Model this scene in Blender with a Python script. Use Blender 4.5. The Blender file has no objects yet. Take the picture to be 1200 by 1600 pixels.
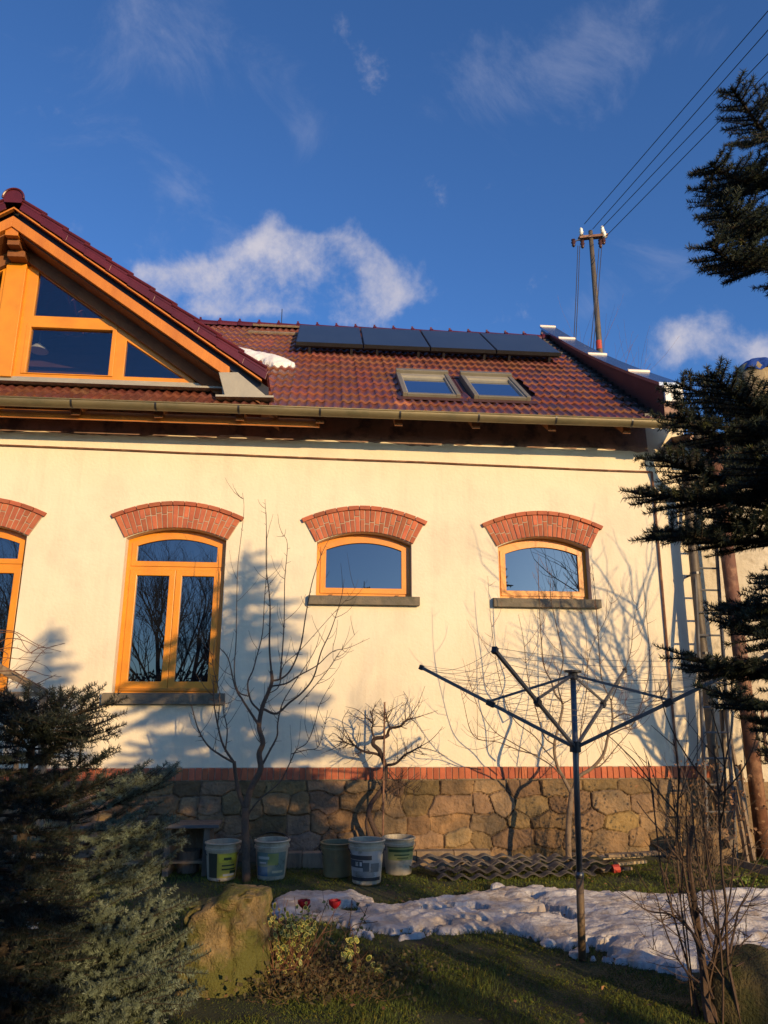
import bpy, math, random
import numpy as np
from math import sin, cos, tan, radians, pi, sqrt, atan2
from mathutils import Vector, geometry
random.seed(7); rng = np.random.default_rng(7)
S = bpy.context.scene
# ------------------------------------------------------------------ camera
CAM = np.array([0., -9.15, 1.6]); PITCH = radians(15.05); YAW = radians(4.8); ROLL = radians(0.13); FPX = 1159.
cf = np.array([sin(YAW)*cos(PITCH), cos(YAW)*cos(PITCH), sin(PITCH)])
cr = np.array([cos(YAW), -sin(YAW), 0.]); cu = np.cross(cr, cf)
cr2 = cr*cos(ROLL)+cu*sin(ROLL); cu2 = -cr*sin(ROLL)+cu*cos(ROLL)
cam = bpy.data.cameras.new('camera'); co = bpy.data.objects.new('camera', cam); S.collection.objects.link(co)
from mathutils import Matrix
co.matrix_world = Matrix(((cr2[0], cu2[0], -cf[0], CAM[0]), (cr2[1], cu2[1], -cf[1], CAM[1]), (cr2[2], cu2[2], -cf[2], CAM[2]), (0, 0, 0, 1)))
cam.sensor_fit = 'VERTICAL'; cam.sensor_height = 36; cam.sensor_width = 27; cam.lens = 36*FPX/1600
cam.clip_end = 2000; cam.clip_start = 0.05
S.camera = co
# ------------------------------------------------------------------ light
SA, SE = 0.54, 0.245                       # sun: x and z per unit of -y
sunv = Vector((SA, -1, SE)).normalized()
el = math.asin(sunv.z); az = atan2(sunv.x, sunv.y)
sl = bpy.data.lights.new('sun', 'SUN'); so = bpy.data.objects.new('sun', sl); S.collection.objects.link(so)
so.rotation_euler = sunv.to_track_quat('Z', 'Y').to_euler(); so.location = (10, -20, 12)
sl.energy = 5.0; sl.angle = radians(0.53); sl.color = (1.0, 0.68, 0.33)
S.view_settings.view_transform = 'Standard'; S.view_settings.look = 'None'
S.view_settings.exposure = 0.0; S.view_settings.gamma = 1.0
# the ray through a pixel of the 1200x1600 photograph, used to read real positions on known planes
def ray(px, py):
    return cf+(px-600)/FPX*cr2-(py-800)/FPX*cu2
def atY(px, py, y):
    d = ray(px, py); return CAM+d*((y-CAM[1])/d[1])
def atZ(px, py, z):
    d = ray(px, py); return CAM+d*((z-CAM[2])/d[2])
# ------------------------------------------------------------------ world
W = bpy.data.worlds.new('World'); S.world = W; W.use_nodes = True
nt = W.node_tree; N = nt.nodes; Lk = nt.links; N.clear()
def wn(t, **k):
    n = N.new(t)
    for a, b in k.items(): setattr(n, a, b)
    return n
out = wn('ShaderNodeOutputWorld'); bg = wn('ShaderNodeBackground'); sky = wn('ShaderNodeTexSky')
sky.sky_type = 'NISHITA'; sky.sun_disc = False; sky.sun_elevation = el; sky.sun_rotation = az
sky.air_density = 1.0; sky.dust_density = 0.8; sky.ozone_density = 2.5; sky.altitude = 300
bg.inputs['Strength'].default_value = 0.128
hsv = wn('ShaderNodeHueSaturation'); hsv.inputs['Saturation'].default_value = 1.0; hsv.inputs['Value'].default_value = 1.0
gr = wn('ShaderNodeMix', data_type='RGBA', blend_type='MULTIPLY'); gr.inputs['Factor'].default_value = 1; gr.inputs[7].default_value = (.66, 1.03, 1.55, 1); Lk.new(sky.outputs[0], gr.inputs[6]); Lk.new(gr.outputs[2], hsv.inputs['Color'])
tc = wn('ShaderNodeTexCoord')
def noise(scale, detail, rough=.6, dist=0., off=(0, 0, 0), sc=(1, 1, 1)):
    m = wn('ShaderNodeMapping'); m.inputs['Location'].default_value = off; m.inputs['Scale'].default_value = sc
    Lk.new(tc.outputs['Generated'], m.inputs['Vector'])
    n = wn('ShaderNodeTexNoise'); n.inputs['Scale'].default_value = scale; n.inputs['Detail'].default_value = detail
    n.inputs['Roughness'].default_value = rough; n.inputs['Distortion'].default_value = dist
    Lk.new(m.outputs[0], n.inputs['Vector']); return n.outputs['Fac']
def math_(op, a, b=None, clamp=False):
    n = wn('ShaderNodeMath', operation=op); n.use_clamp = clamp
    for i, v in enumerate((a, b)):
        if v is None: continue
        if isinstance(v, (int, float)): n.inputs[i].default_value = v
        else: Lk.new(v, n.inputs[i])
    return n.outputs[0]
def blob(px, py, rx, ry, amp):
    c = ray(px, py); c /= np.linalg.norm(c)
    a = ray(px+rx, py); a /= np.linalg.norm(a); b = ray(px, py-ry); b /= np.linalg.norm(b)
    A = a-c; ra = np.linalg.norm(A); A /= ra; B = b-c; rb = np.linalg.norm(B); B /= rb
    def dot(v, s, k0):
        d = wn('ShaderNodeVectorMath', operation='DOT_PRODUCT'); Lk.new(tc.outputs['Generated'], d.inputs[0]); d.inputs[1].default_value = tuple(v/s)
        return math_('SUBTRACT', d.outputs['Value'], float(np.dot(k0, v)/s))
    x = dot(A, ra, c); y = dot(B, rb, c)
    r2 = math_('ADD', math_('MULTIPLY', x, x), math_('MULTIPLY', y, y))
    g = math_('EXPONENT', math_('MULTIPLY', r2, -1.1))
    f = wn('ShaderNodeVectorMath', operation='DOT_PRODUCT'); Lk.new(tc.outputs['Generated'], f.inputs[0]); f.inputs[1].default_value = tuple(c)
    return math_('MULTIPLY', math_('MULTIPLY', g, math_('GREATER_THAN', f.outputs['Value'], 0.)), amp)
nA = noise(10, 12, .62, .12); nB = noise(5, 10, .66, .9, (3, 1, 2), (1, 1, 1.6))
def cloud(blobs, n, k, lo, hi, op):
    s = blobs[0]
    for b in blobs[1:]: s = math_('ADD', s, b)
    s = math_('MINIMUM', s, .82)
    v = math_('ADD', s, math_('MULTIPLY', math_('SUBTRACT', n, .5), k))
    m = wn('ShaderNodeMapRange'); m.interpolation_type = 'SMOOTHSTEP'
    m.inputs['From Min'].default_value = lo; m.inputs['From Max'].default_value = hi; m.inputs['To Max'].default_value = op
    Lk.new(v, m.inputs['Value']); return m.outputs[0]
big = cloud([blob(540, 410, 75, 55, 1.1), blob(440, 395, 62, 45, 1.0), blob(400, 450, 90, 45, 1.0), blob(290, 462, 75, 42, .9), blob(560, 470, 70, 60, 1.0), blob(225, 430, 40, 40, .45),
             blob(1080, 535, 70, 50, .95), blob(1185, 560, 60, 38, .8), blob(480, 440, 150, 60, .55), blob(330, 450, 110, 40, .4)], nA, 3.0, .36, 1.35, .92)
wisp = cloud([blob(300, 70, 170, 110, .62), blob(230, 30, 90, 70, .5), blob(780, 150, 150, 80, .6), blob(930, 50, 220, 90, .65), blob(500, 210, 60, 55, .5), blob(290, 305, 55, 40, .4),
              blob(900, 490, 50, 35, .6), blob(1020, 420, 90, 50, .42), blob(330, 400, 110, 60, .5), blob(520, 330, 70, 40, .5)], nB, 3.2, .35, 1.5, .27)
m1 = wn('ShaderNodeMix', data_type='RGBA'); m2 = wn('ShaderNodeMix', data_type='RGBA')
Lk.new(wisp, m1.inputs['Factor']); Lk.new(hsv.outputs[0], m1.inputs[6]); m1.inputs[7].default_value = (3.9, 4.1, 5.2, 1)
ramp = wn('ShaderNodeMix', data_type='RGBA'); Lk.new(nB, ramp.inputs['Factor']); ramp.inputs[6].default_value = (3.3, 3.4, 4.4, 1); ramp.inputs[7].default_value = (6.4, 5.9, 6.0, 1)
Lk.new(big, m2.inputs['Factor']); Lk.new(m1.outputs[2], m2.inputs[6]); Lk.new(ramp.outputs[2], m2.inputs[7])
Lk.new(m2.outputs[2], bg.inputs['Color']); Lk.new(bg.outputs[0], out.inputs['Surface'])

# ------------------------------------------------------------------ materials
MT = {}
def M(name, c1, c2=None, scale=6., rough=.7, bump=0., bscale=60., tint=True, metal=0., spec=.5, detail=6., stretch=(1, 1, 1), c3=None, s3=1.5, t3=(.5, .62), coat=0., bdist=.01):
    if name in MT: return MT[name]
    m = bpy.data.materials.new(name); m.use_nodes = True; t = m.node_tree; n = t.nodes; l = t.links
    p = n['Principled BSDF']; p.inputs['Roughness'].default_value = rough; p.inputs['Metallic'].default_value = metal
    p.inputs['Specular IOR Level'].default_value = spec; p.inputs['Coat Weight'].default_value = coat; p.inputs['Coat Roughness'].default_value = .15
    tcn = n.new('ShaderNodeTexCoord'); mp = n.new('ShaderNodeMapping'); mp.inputs['Scale'].default_value = stretch; l.new(tcn.outputs['Object'], mp.inputs['Vector'])
    nz = n.new('ShaderNodeTexNoise'); nz.inputs['Scale'].default_value = scale; nz.inputs['Detail'].default_value = detail; nz.inputs['Roughness'].default_value = .62
    l.new(mp.outputs[0], nz.inputs['Vector'])
    mr = n.new('ShaderNodeMapRange'); mr.inputs['From Min'].default_value = .33; mr.inputs['From Max'].default_value = .67; l.new(nz.outputs['Fac'], mr.inputs['Value'])
    mx = n.new('ShaderNodeMix'); mx.data_type = 'RGBA'; mx.inputs[6].default_value = (*c1, 1); mx.inputs[7].default_value = (*(c2 or c1), 1)
    l.new(mr.outputs[0], mx.inputs['Factor']); col = mx.outputs[2]
    if c3:
        z3 = n.new('ShaderNodeTexNoise'); z3.inputs['Scale'].default_value = s3; z3.inputs['Detail'].default_value = 8; z3.inputs['Roughness'].default_value = .65
        l.new(mp.outputs[0], z3.inputs['Vector'])
        r3 = n.new('ShaderNodeMapRange'); r3.inputs['From Min'].default_value = t3[0]; r3.inputs['From Max'].default_value = t3[1]; l.new(z3.outputs['Fac'], r3.inputs['Value'])
        x3 = n.new('ShaderNodeMix'); x3.data_type = 'RGBA'; l.new(r3.outputs[0], x3.inputs['Factor']); l.new(col, x3.inputs[6]); x3.inputs[7].default_value = (*c3, 1); col = x3.outputs[2]
    if tint:
        at = n.new('ShaderNodeVertexColor'); at.layer_name = 'tint'
        mu = n.new('ShaderNodeMix'); mu.data_type = 'RGBA'; mu.blend_type = 'MULTIPLY'; mu.inputs['Factor'].default_value = 1
        l.new(col, mu.inputs[6]); l.new(at.outputs['Color'], mu.inputs[7]); col = mu.outputs[2]
    l.new(col, p.inputs['Base Color'])
    if bump:
        b = n.new('ShaderNodeBump'); b.inputs['Strength'].default_value = bump; b.inputs['Distance'].default_value = bdist
        z = n.new('ShaderNodeTexNoise'); z.inputs['Scale'].default_value = bscale; z.inputs['Detail'].default_value = 5; l.new(mp.outputs[0], z.inputs['Vector'])
        l.new(z.outputs['Fac'], b.inputs['Height']); l.new(b.outputs[0], p.inputs['Normal'])
    MT[name] = m; return m
def GLASS(name, refl, tr=None, dark=(.006, .007, .009)):
    m = bpy.data.materials.new(name); m.use_nodes = True; t = m.node_tree; n = t.nodes; l = t.links; n.clear()
    o = n.new('ShaderNodeOutputMaterial'); g = n.new('ShaderNodeBsdfGlossy'); g.inputs['Roughness'].default_value = .004; g.inputs['Color'].default_value = (.85, .9, 1, 1)
    z = n.new('ShaderNodeTexNoise'); z.inputs['Scale'].default_value = 2.2; b = n.new('ShaderNodeBump'); b.inputs['Strength'].default_value = .12; b.inputs['Distance'].default_value = .02
    tcn = n.new('ShaderNodeTexCoord'); l.new(tcn.outputs['Object'], z.inputs['Vector'])
    
    if tr: d = n.new('ShaderNodeBsdfTransparent'); d.inputs['Color'].default_value = (*tr, 1)
    else: d = n.new('ShaderNodeBsdfDiffuse'); d.inputs['Color'].default_value = (*dark, 1)
    lw = n.new('ShaderNodeLayerWeight'); lw.inputs['Blend'].default_value = .25
    a = n.new('ShaderNodeMath'); a.operation = 'MULTIPLY_ADD'; a.inputs[1].default_value = .6; a.inputs[2].default_value = refl; a.use_clamp = True
    l.new(lw.outputs['Fresnel'], a.inputs[0])
    x = n.new('ShaderNodeMixShader'); l.new(a.outputs[0], x.inputs[0]); l.new(d.outputs[0], x.inputs[1]); l.new(g.outputs[0], x.inputs[2]); l.new(x.outputs[0], o.inputs['Surface'])
    MT[name] = m; return m
plaster = M('cream_plaster', (.80, .72, .55), (.74, .65, .49), 1.2, .9, .35, 26, c3=(.64, .56, .43), s3=.7, t3=(.50, .72), bdist=.012)
_t = plaster.node_tree; _n = _t.nodes; _l = _t.links; _mp = _n.new('ShaderNodeMapping'); _mp.inputs['Scale'].default_value = (3.2, 1, .22); _l.new(_n['Texture Coordinate'].outputs['Object'], _mp.inputs['Vector'])
_z = _n.new('ShaderNodeTexNoise'); _z.inputs['Scale'].default_value = 1.4; _z.inputs['Detail'].default_value = 9; _z.inputs['Roughness'].default_value = .7; _l.new(_mp.outputs[0], _z.inputs['Vector'])
_r = _n.new('ShaderNodeMapRange'); _r.inputs['From Min'].default_value = .50; _r.inputs['From Max'].default_value = .72; _r.inputs['To Min'].default_value = 1.; _r.inputs['To Max'].default_value = .90; _l.new(_z.outputs['Fac'], _r.inputs['Value'])
_b = _n['Principled BSDF'].inputs['Base Color']; _s = _b.links[0].from_socket; _v = _n.new('ShaderNodeVectorMath'); _v.operation = 'SCALE'; _l.new(_s, _v.inputs[0]); _l.new(_r.outputs[0], _v.inputs['Scale']); _l.new(_v.outputs[0], _b)
plaster2 = M('rough_plaster', (.62, .55, .42), (.5, .43, .31), 3, .95, .6, 22, c3=(.36, .30, .21), s3=2.2, t3=(.55, .68), bdist=.02)
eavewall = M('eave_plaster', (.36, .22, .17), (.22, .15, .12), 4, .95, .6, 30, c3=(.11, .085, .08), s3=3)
brick = M('red_brick', (.47, .135, .062), (.36, .10, .05), 9, .85, .5, 70, c3=(.30, .12, .08), s3=11, t3=(.58, .75), bdist=.006)
mortar = M('mortar', (.50, .40, .30), (.38, .30, .23), 12, .95, .5, 80, bdist=.006)
stone = M('plinth_stone', (.27, .185, .098), (.17, .122, .072), 5, .9, .8, 34, c3=(.10, .08, .055), s3=4, t3=(.46, .7), bdist=.02)
sillm = M('stone_sill', (.20, .165, .115), (.13, .115, .09), 6, .9, .5, 50, c3=(.09, .085, .06), s3=5, t3=(.5, .7))
framew = M('amber_wood', (.76, .29, .012), (.62, .225, .010), 3, .42, .12, 60, stretch=(1, 1, 1), coat=.25)
beamw = M('varnished_timber', (.66, .225, .022), (.50, .155, .016), 4, .5, .25, 40, c3=(.36, .11, .018), s3=3, t3=(.6, .75), stretch=(1, 1, .25), coat=.12)
soffw = M('shaded_timber', (.27, .10, .030), (.17, .062, .02), 5, .7, .3, 40)  # darker timber copy, overhang shade put into its colour
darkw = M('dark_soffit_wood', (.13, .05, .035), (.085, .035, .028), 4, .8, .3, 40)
oldw = M('weathered_wood', (.30, .22, .14), (.18, .13, .085), 5, .85, .6, 50, stretch=(3, 3, .5))
greyw = M('grey_timber', (.17, .135, .10), (.10, .08, .06), 6, .9, .6, 50, stretch=(3, 3, .4))
tilem = M('glazed_roof_tile', (.17, .050, .032), (.115, .033, .025), 2.2, .30, .3, 60, spec=.5, c3=(.155, .062, .04), s3=1.1, t3=(.40, .80), bdist=.004)
tile2 = M('maroon_tile', (.105, .014, .017), (.075, .010, .013), 5, .32, .1, 60)
zinc = M('olive_zinc_gutter', (.235, .19, .10), (.165, .135, .075), 2.5, .5, .15, 30, metal=.25, c3=(.10, .10, .055), s3=2.6, t3=(.52, .72), stretch=(.6, 1, 1))
flash = M('galvanised_flashing', (.42, .38, .29), (.34, .31, .25), 4, .5, .1, 30, metal=.3)
brownsheet = M('brown_sheet_metal', (.105, .04, .028), (.07, .028, .02), 3, .45, .1, 40, metal=.2)
coping = M('sky_tinted_coping', (.20, .24, .32), (.15, .19, .27), 3, .22, .08, 40, metal=.85)  # bluish base paints in the sky mirrored by the sheet metal
seam = M('pale_seam', (.85, .76, .66), (.8, .7, .6), 3, .4)  # pale colour paints the sun caught on the coping seams
solar = M('solar_absorber', (.030, .040, .058), (.022, .030, .045), 2, .3, 0, spec=.8)
alu = M('dark_aluminium', (.05, .05, .055), (.04, .04, .045), 4, .4, metal=.6)
skyfr = M('grey_green_cladding', (.215, .195, .15), (.17, .155, .12), 4, .5, metal=.2)
snowm = M('old_snow', (.66, .64, .62), (.52, .50, .48), 9, .55, .7, 45, c3=(.34, .26, .18), s3=5.5, t3=(.54, .72), bdist=.015)
roofsnow = M('roof_snow', (.88, .86, .82), (.82, .80, .76), 7, .5, .4, 30)
bark = M('fruit_bark', (.115, .075, .05), (.065, .045, .034), 18, .85, .6, 60)
barkp = M('pale_bark', (.24, .175, .115), (.14, .10, .07), 18, .85, .5, 60)
vbark = M('vine_bark', (.085, .05, .037), (.045, .03, .025), 22, .9, .8, 70)
twigr = M('reddish_twig', (.22, .10, .055), (.14, .065, .04), 14, .7)
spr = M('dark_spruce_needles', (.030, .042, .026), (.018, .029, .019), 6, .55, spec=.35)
dsp_ = M('shaded_spruce_needles', (.020, .028, .022), (.012, .019, .015), 6, .55, spec=.35)  # shade painted into a darker copy of the spruce needles
bsp = M('blue_spruce_needles', (.15, .185, .135), (.095, .125, .085), 6, .55, spec=.4)
sprb = M('spruce_bark', (.045, .032, .022), (.03, .022, .016), 16, .9, .6, 50)
glass = GLASS('window_glass', .16)
dglass = GLASS('dormer_glass', .055, tr=(.82, .84, .88))
sglass = GLASS('skylight_glass', .55, dark=(.02, .03, .04))
rustp = M('rusty_pipe', (.20, .085, .045), (.12, .055, .035), 7, .7, .4, 40, c3=(.30, .16, .09), s3=5)
greyp = M('brown_grey_pipe', (.15, .12, .085), (.10, .08, .06), 5, .6, .3, 30, metal=.2)
steel = M('dull_steel', (.16, .165, .175), (.11, .115, .125), 5, .42, .1, 50, metal=.6)
steelw = M('weathered_steel', (.20, .14, .08), (.13, .09, .06), 9, .7, .4, 50, metal=.3)
wire = M('line_wire', (.05, .05, .06), None, 5, .5)
cordm = M('clothes_cord', (.30, .26, .2), None, 5, .7)
# ------------------------------------------------------------------ numpy noise
def _h(ix, iy, iz, s):
    n = (ix*374761393+iy*668265263+iz*2147483647+s*1274126177) & 0xffffffff
    n = ((n ^ (n >> 13))*1274126177) & 0xffffffff
    return ((n ^ (n >> 16)) & 0xffff)/65535.
def vnoise(x, y, z=0., s=0):
    x = np.asarray(x, float); y = np.asarray(y, float); z = np.asarray(z, float)+0*x
    ix = np.floor(x).astype(np.int64); iy = np.floor(y).astype(np.int64); iz = np.floor(z).astype(np.int64)
    fx = x-ix; fy = y-iy; fz = z-iz; fx = fx*fx*(3-2*fx); fy = fy*fy*(3-2*fy); fz = fz*fz*(3-2*fz)
    r = 0
    for dx in (0, 1):
        for dy in (0, 1):
            for dz in (0, 1):
                r = r+_h(ix+dx, iy+dy, iz+dz, s)*(fx if dx else 1-fx)*(fy if dy else 1-fy)*(fz if dz else 1-fz)
    return r
def fbm(x, y, z=0., o=4, s=0):
    r = 0; a = .5
    for i in range(o):
        f = 2**i; r = r+a*(vnoise(np.asarray(x)*f, np.asarray(y)*f, np.asarray(z)*f, s+i)-.5)*2; a *= .5
    return r
# ------------------------------------------------------------------ mesh builder
class MB:
    def __init__(s): s.V = []; s.n = 0; s.L = []; s.K = []; s.T = []
    def add(s, v, faces, tint=(1, 1, 1)):
        v = np.asarray(v, float).reshape(-1, 3); t = np.asarray(tint, float)
        s.T.append(np.broadcast_to(t, (len(v), 3)) if t.ndim < 2 else t)
        if isinstance(faces, np.ndarray):
            s.L.append((faces+s.n).ravel()); s.K.append(np.full(len(faces), faces.shape[1]))
        else:
            for f in faces:
                s.L.append(np.asarray(f)+s.n); s.K.append(np.array([len(f)]))
        s.V.append(v); s.n += len(v); return s
    def box(s, a, b, tint=(1, 1, 1)):
        x0, y0, z0 = a; x1, y1, z1 = b
        return s.hexa([(x0, y0, z0), (x1, y0, z0), (x1, y1, z0), (x0, y1, z0), (x0, y0, z1), (x1, y0, z1), (x1, y1, z1), (x0, y1, z1)], tint)
    def hexa(s, v, tint=(1, 1, 1)):
        return s.add(v, np.array([(0, 3, 2, 1), (4, 5, 6, 7), (0, 1, 5, 4), (1, 2, 6, 5), (2, 3, 7, 6), (3, 0, 4, 7)]), tint)
    def beam(s, p, q, w, h, up=(0, 0, 1), tint=(1, 1, 1)):
        p = np.array(p, float); q = np.array(q, float); d = q-p; d /= np.linalg.norm(d); sd = np.cross(d, up); sd /= np.linalg.norm(sd); u = np.cross(sd, d)
        c = [p+sd*a*w/2+u*b*h/2 for a, b in ((-1, -1), (1, -1), (1, 1), (-1, 1))]+[q+sd*a*w/2+u*b*h/2 for a, b in ((-1, -1), (1, -1), (1, 1), (-1, 1))]
        return s.hexa(c, tint)
    def tube(s, pts, r, seg=6, cap=True, tint=(1, 1, 1)):
        P = np.array(pts, float); n = len(P)
        if n < 2: return s
        R = np.broadcast_to(np.asarray(r, float), (n,)) if np.ndim(r) < 1 else np.interp(np.linspace(0, 1, n), np.linspace(0, 1, len(r)), r)
        D = np.gradient(P, axis=0); D /= (np.linalg.norm(D, axis=1)[:, None]+1e-9)
        a = np.array([0, 0, 1.]) if abs(D[0][2]) < .9 else np.array([1., 0, 0])
        U = []; u = np.cross(D[0], a); u /= np.linalg.norm(u)
        for i in range(n):
            u = u-D[i]*np.dot(u, D[i]); u /= (np.linalg.norm(u)+1e-9); U.append(u.copy())
        U = np.array(U); Vv = np.cross(D, U); th = np.arange(seg)*2*pi/seg
        ring = P[:, None, :]+R[:, None, None]*(np.cos(th)[None, :, None]*U[:, None, :]+np.sin(th)[None, :, None]*Vv[:, None, :])
        i = np.arange(n-1)[:, None]*seg; j = np.arange(seg)[None, :]; k = (j+1) % seg
        F = np.stack([i+j, i+k, i+seg+k, i+seg+j], -1).reshape(-1, 4)
        s.add(ring.reshape(-1, 3), F, tint)
        if cap:
            s.L.append(np.arange(seg)[::-1]+s.n-n*seg); s.K.append(np.array([seg])); s.L.append(np.arange(seg)+s.n-seg); s.K.append(np.array([seg]))
        return s
    def lathe(s, prof, c, seg=24, tint=(1, 1, 1), axis=None):
        prof = np.array(prof, float); th = np.arange(seg)*2*pi/seg; n = len(prof)
        v = np.stack([prof[:, 0][:, None]*np.cos(th), prof[:, 0][:, None]*np.sin(th), np.broadcast_to(prof[:, 1][:, None], (n, seg))], -1)
        if axis is not None:
            q = Vector((0, 0, 1)).rotation_difference(Vector(axis)).to_matrix(); v = v @ np.array(q).T
        v = v+np.array(c)
        i = np.arange(n-1)[:, None]*seg; j = np.arange(seg)[None, :]; k = (j+1) % seg
        return s.add(v.reshape(-1, 3), np.stack([i+j, i+k, i+seg+k, i+seg+j], -1).reshape(-1, 4), tint)
    def grid(s, P, tint=(1, 1, 1), mask=None):
        a, b, _ = P.shape; i = np.arange(a-1)[:, None]*b; j = np.arange(b-1)[None, :]
        F = np.stack([i+j, i+j+1, i+b+j+1, i+b+j], -1)
        F = F[mask] if mask is not None else F.reshape(-1, 4)
        if np.ndim(tint) == 3: tint = tint.reshape(-1, 3)
        return s.add(P.reshape(-1, 3), F, tint)
    def slab(s, outer, holes, y0, y1, tint=(1, 1, 1), tf=None):
        """polygon in x,z (counter-clockwise seen from the camera) with holes, extruded from y0 (front) to y1"""
        loops = [outer]+list(holes); flat = [p for l in loops for p in l]
        tri = geometry.tessellate_polygon([[Vector((p[0], p[1], 0)) for p in l] for l in loops])
        n = len(flat); v = [(p[0], y0, p[1]) for p in flat]+[(p[0], y1, p[1]) for p in flat]
        if tf: v = [tf(*q) for q in v]
        F = []
        for t in tri:
            a, b, c = [flat[i] for i in t]
            if (b[0]-a[0])*(c[1]-a[1])-(b[1]-a[1])*(c[0]-a[0]) < 0: t = t[::-1]
            F.append(tuple(t)); F.append(tuple(i+n for i in t[::-1]))
        o = 0
        for l in loops:
            m = len(l); area = sum(l[i][0]*l[(i+1) % m][1]-l[(i+1) % m][0]*l[i][1] for i in range(m))
            for i in range(m):
                a = o+i; b = o+(i+1) % m; f = (a, a+n, b+n, b)
                hole = l is not outer
                if (area < 0) != hole: f = f[::-1]
                F.append(f)
            o += m
        return s.add(v, F, tint)
    def build(s, name, mat, parent=None, smooth=False, bevel=0., label=None):
        me = bpy.data.meshes.new(name)
        V = np.concatenate(s.V).astype(np.float32); Lp = np.concatenate(s.L).astype(np.int32); K = np.concatenate(s.K).astype(np.int32)
        me.vertices.add(len(V)); me.vertices.foreach_set('co', V.ravel()); me.loops.add(len(Lp)); me.loops.foreach_set('vertex_index', Lp)
        me.polygons.add(len(K)); st = np.zeros(len(K), np.int32); st[1:] = np.cumsum(K)[:-1]; me.polygons.foreach_set('loop_start', st)
        try: me.polygons.foreach_set('loop_total', K)
        except Exception: pass
        me.polygons.foreach_set('use_smooth', np.full(len(K), bool(smooth)))
        me.update(calc_edges=True); me.validate()
        ca = me.color_attributes.new('tint', 'FLOAT_COLOR', 'POINT'); T = np.ones((len(V), 4), np.float32); T[:, :3] = np.concatenate(s.T); ca.data.foreach_set('color', T.ravel())
        o = bpy.data.objects.new(name, me); S.collection.objects.link(o); me.materials.append(mat)
        if parent is not None: o.parent = parent; o.matrix_parent_inverse = parent.matrix_world.inverted() if False else Matrix.Translation(-Vector(parent['_o'])) if '_o' in parent else Matrix()
        if label: o['label'] = label
        if bevel:
            b = o.modifiers.new('bevel', 'BEVEL'); b.width = bevel; b.segments = 2; b.limit_method = 'ANGLE'
        return o
def tag(o, label, cat, group=None):
    o['label'] = label; o['category'] = cat
    if group: o['group'] = group
    return o
def kind(o, k): o['kind'] = k; return o
def thing(name, label, cat, loc=(0, 0, 0), group=None):
    o = bpy.data.objects.new(name, None); S.collection.objects.link(o); o.location = loc; o.empty_display_size = .2
    o['_o'] = tuple(float(a) for a in loc); return tag(o, label, cat, group)
def rt(lo, hi, w=.0):
    k = random.uniform(lo, hi); return (k*(1+random.uniform(-w, w)), k*(1+random.uniform(-w, w)), k*(1+random.uniform(-w, w)))
#PART2
# ================================================================== HOUSE
house = thing('house', 'cream plastered country house with brick window arches, rubble stone plinth and red-brown tiled roof', 'house', (-2, 3, 0))
def arcpts(x0, x1, zs, zc, n=18):
    xc = (x0+x1)/2; hw = (x1-x0)/2
    return [(xc+hw*t, zs+(zc-zs)*(1-t*t)) for t in np.linspace(1, -1, n)]
def outline(w, i=0., b=None):
    x0, x1, z0, zs, zc = w
    A = (zc-zs); hw = (x1-x0)/2; h2 = hw-i; zs2 = zs+A*(1-(h2/hw)**2)-i*1.02
    return [(x0+i, (z0+i) if b is None else b), (x1-i, (z0+i) if b is None else b)]+arcpts(x0+i, x1-i, zs2, zc-i)
WS = {'w0': (-4.82, -3.60, 1.80, 3.66, 3.80), 'w1': (-2.42, -1.20, 1.80, 3.66, 3.80), 'w9': (-7.2, -5.98, 1.80, 3.66, 3.80),
      'w2': (-.075, 1.12, 2.98, 3.655, 3.80), 'w3': (2.235, 3.43, 2.98, 3.645, 3.79)}
XL, XR = -9.0, 4.88
g = MB(); g.slab([(XL, -.2), (XR, -.2), (XR, 5.45), (XL, 5.45)], [outline(w) for w in WS.values()], 0, .32)
g.build('wall', plaster, house)
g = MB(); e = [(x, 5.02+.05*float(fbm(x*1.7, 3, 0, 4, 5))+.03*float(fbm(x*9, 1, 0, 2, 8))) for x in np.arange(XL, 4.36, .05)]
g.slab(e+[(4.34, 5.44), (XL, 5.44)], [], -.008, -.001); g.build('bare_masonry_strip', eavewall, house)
# stone plinth as a height field of rubble stones
xs = np.arange(-5.6, 4.9, .012); zs = np.arange(-.15, .831, .012)
Xg, Zg = np.meshgrid(xs, zs, indexing='ij')
seeds = []
rows = [(.755, .15), (.56, .22), (.36, .20), (.17, .2), (-.02, .18)]
for k, (zr, hh) in enumerate(rows):
    x = -5.7+random.random()*.2
    while x < 5.0:
        w_ = random.uniform(.2, .5) if k else random.uniform(.3, .55)
        seeds.append((x+w_/2, zr+random.uniform(-.045, .045)*(k > 0), w_, hh)); x += w_
sd = np.array(seeds)
wx = Xg+.075*fbm(Xg*3, Zg*3, 0, 4, 1); wz = Zg+.06*fbm(Xg*3, Zg*3, 5, 4, 2)
d1 = np.full(Xg.shape, 9.); d2 = np.full(Xg.shape, 9.); idx = np.zeros(Xg.shape, int)
for i, (sx, sz, w_, hh) in enumerate(sd):
    sel = slice(max(0, int((sx-.9+5.6)/.012)), max(0, int((sx+.9+5.6)/.012)))
    ax = np.abs(wx[sel]-sx)/(w_*.5); az_ = np.abs(wz[sel]-sz)/(hh*.62)
    d = (ax**2.2+az_**2.2)**(1/2.2)
    a = d1[sel]; b = d2[sel]; m = d < a
    b[:] = np.where(m, a, np.minimum(b, d)); idx[sel][m] = i; a[:] = np.minimum(a, d)
edge = np.clip((d2-d1)/.22, 0, 1); r0 = np.random.default_rng(3); lev = r0.uniform(-.012, .022, len(sd))[idx]
joint = vnoise(Xg*1.3, Zg*1.6, 0, 77)
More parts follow.
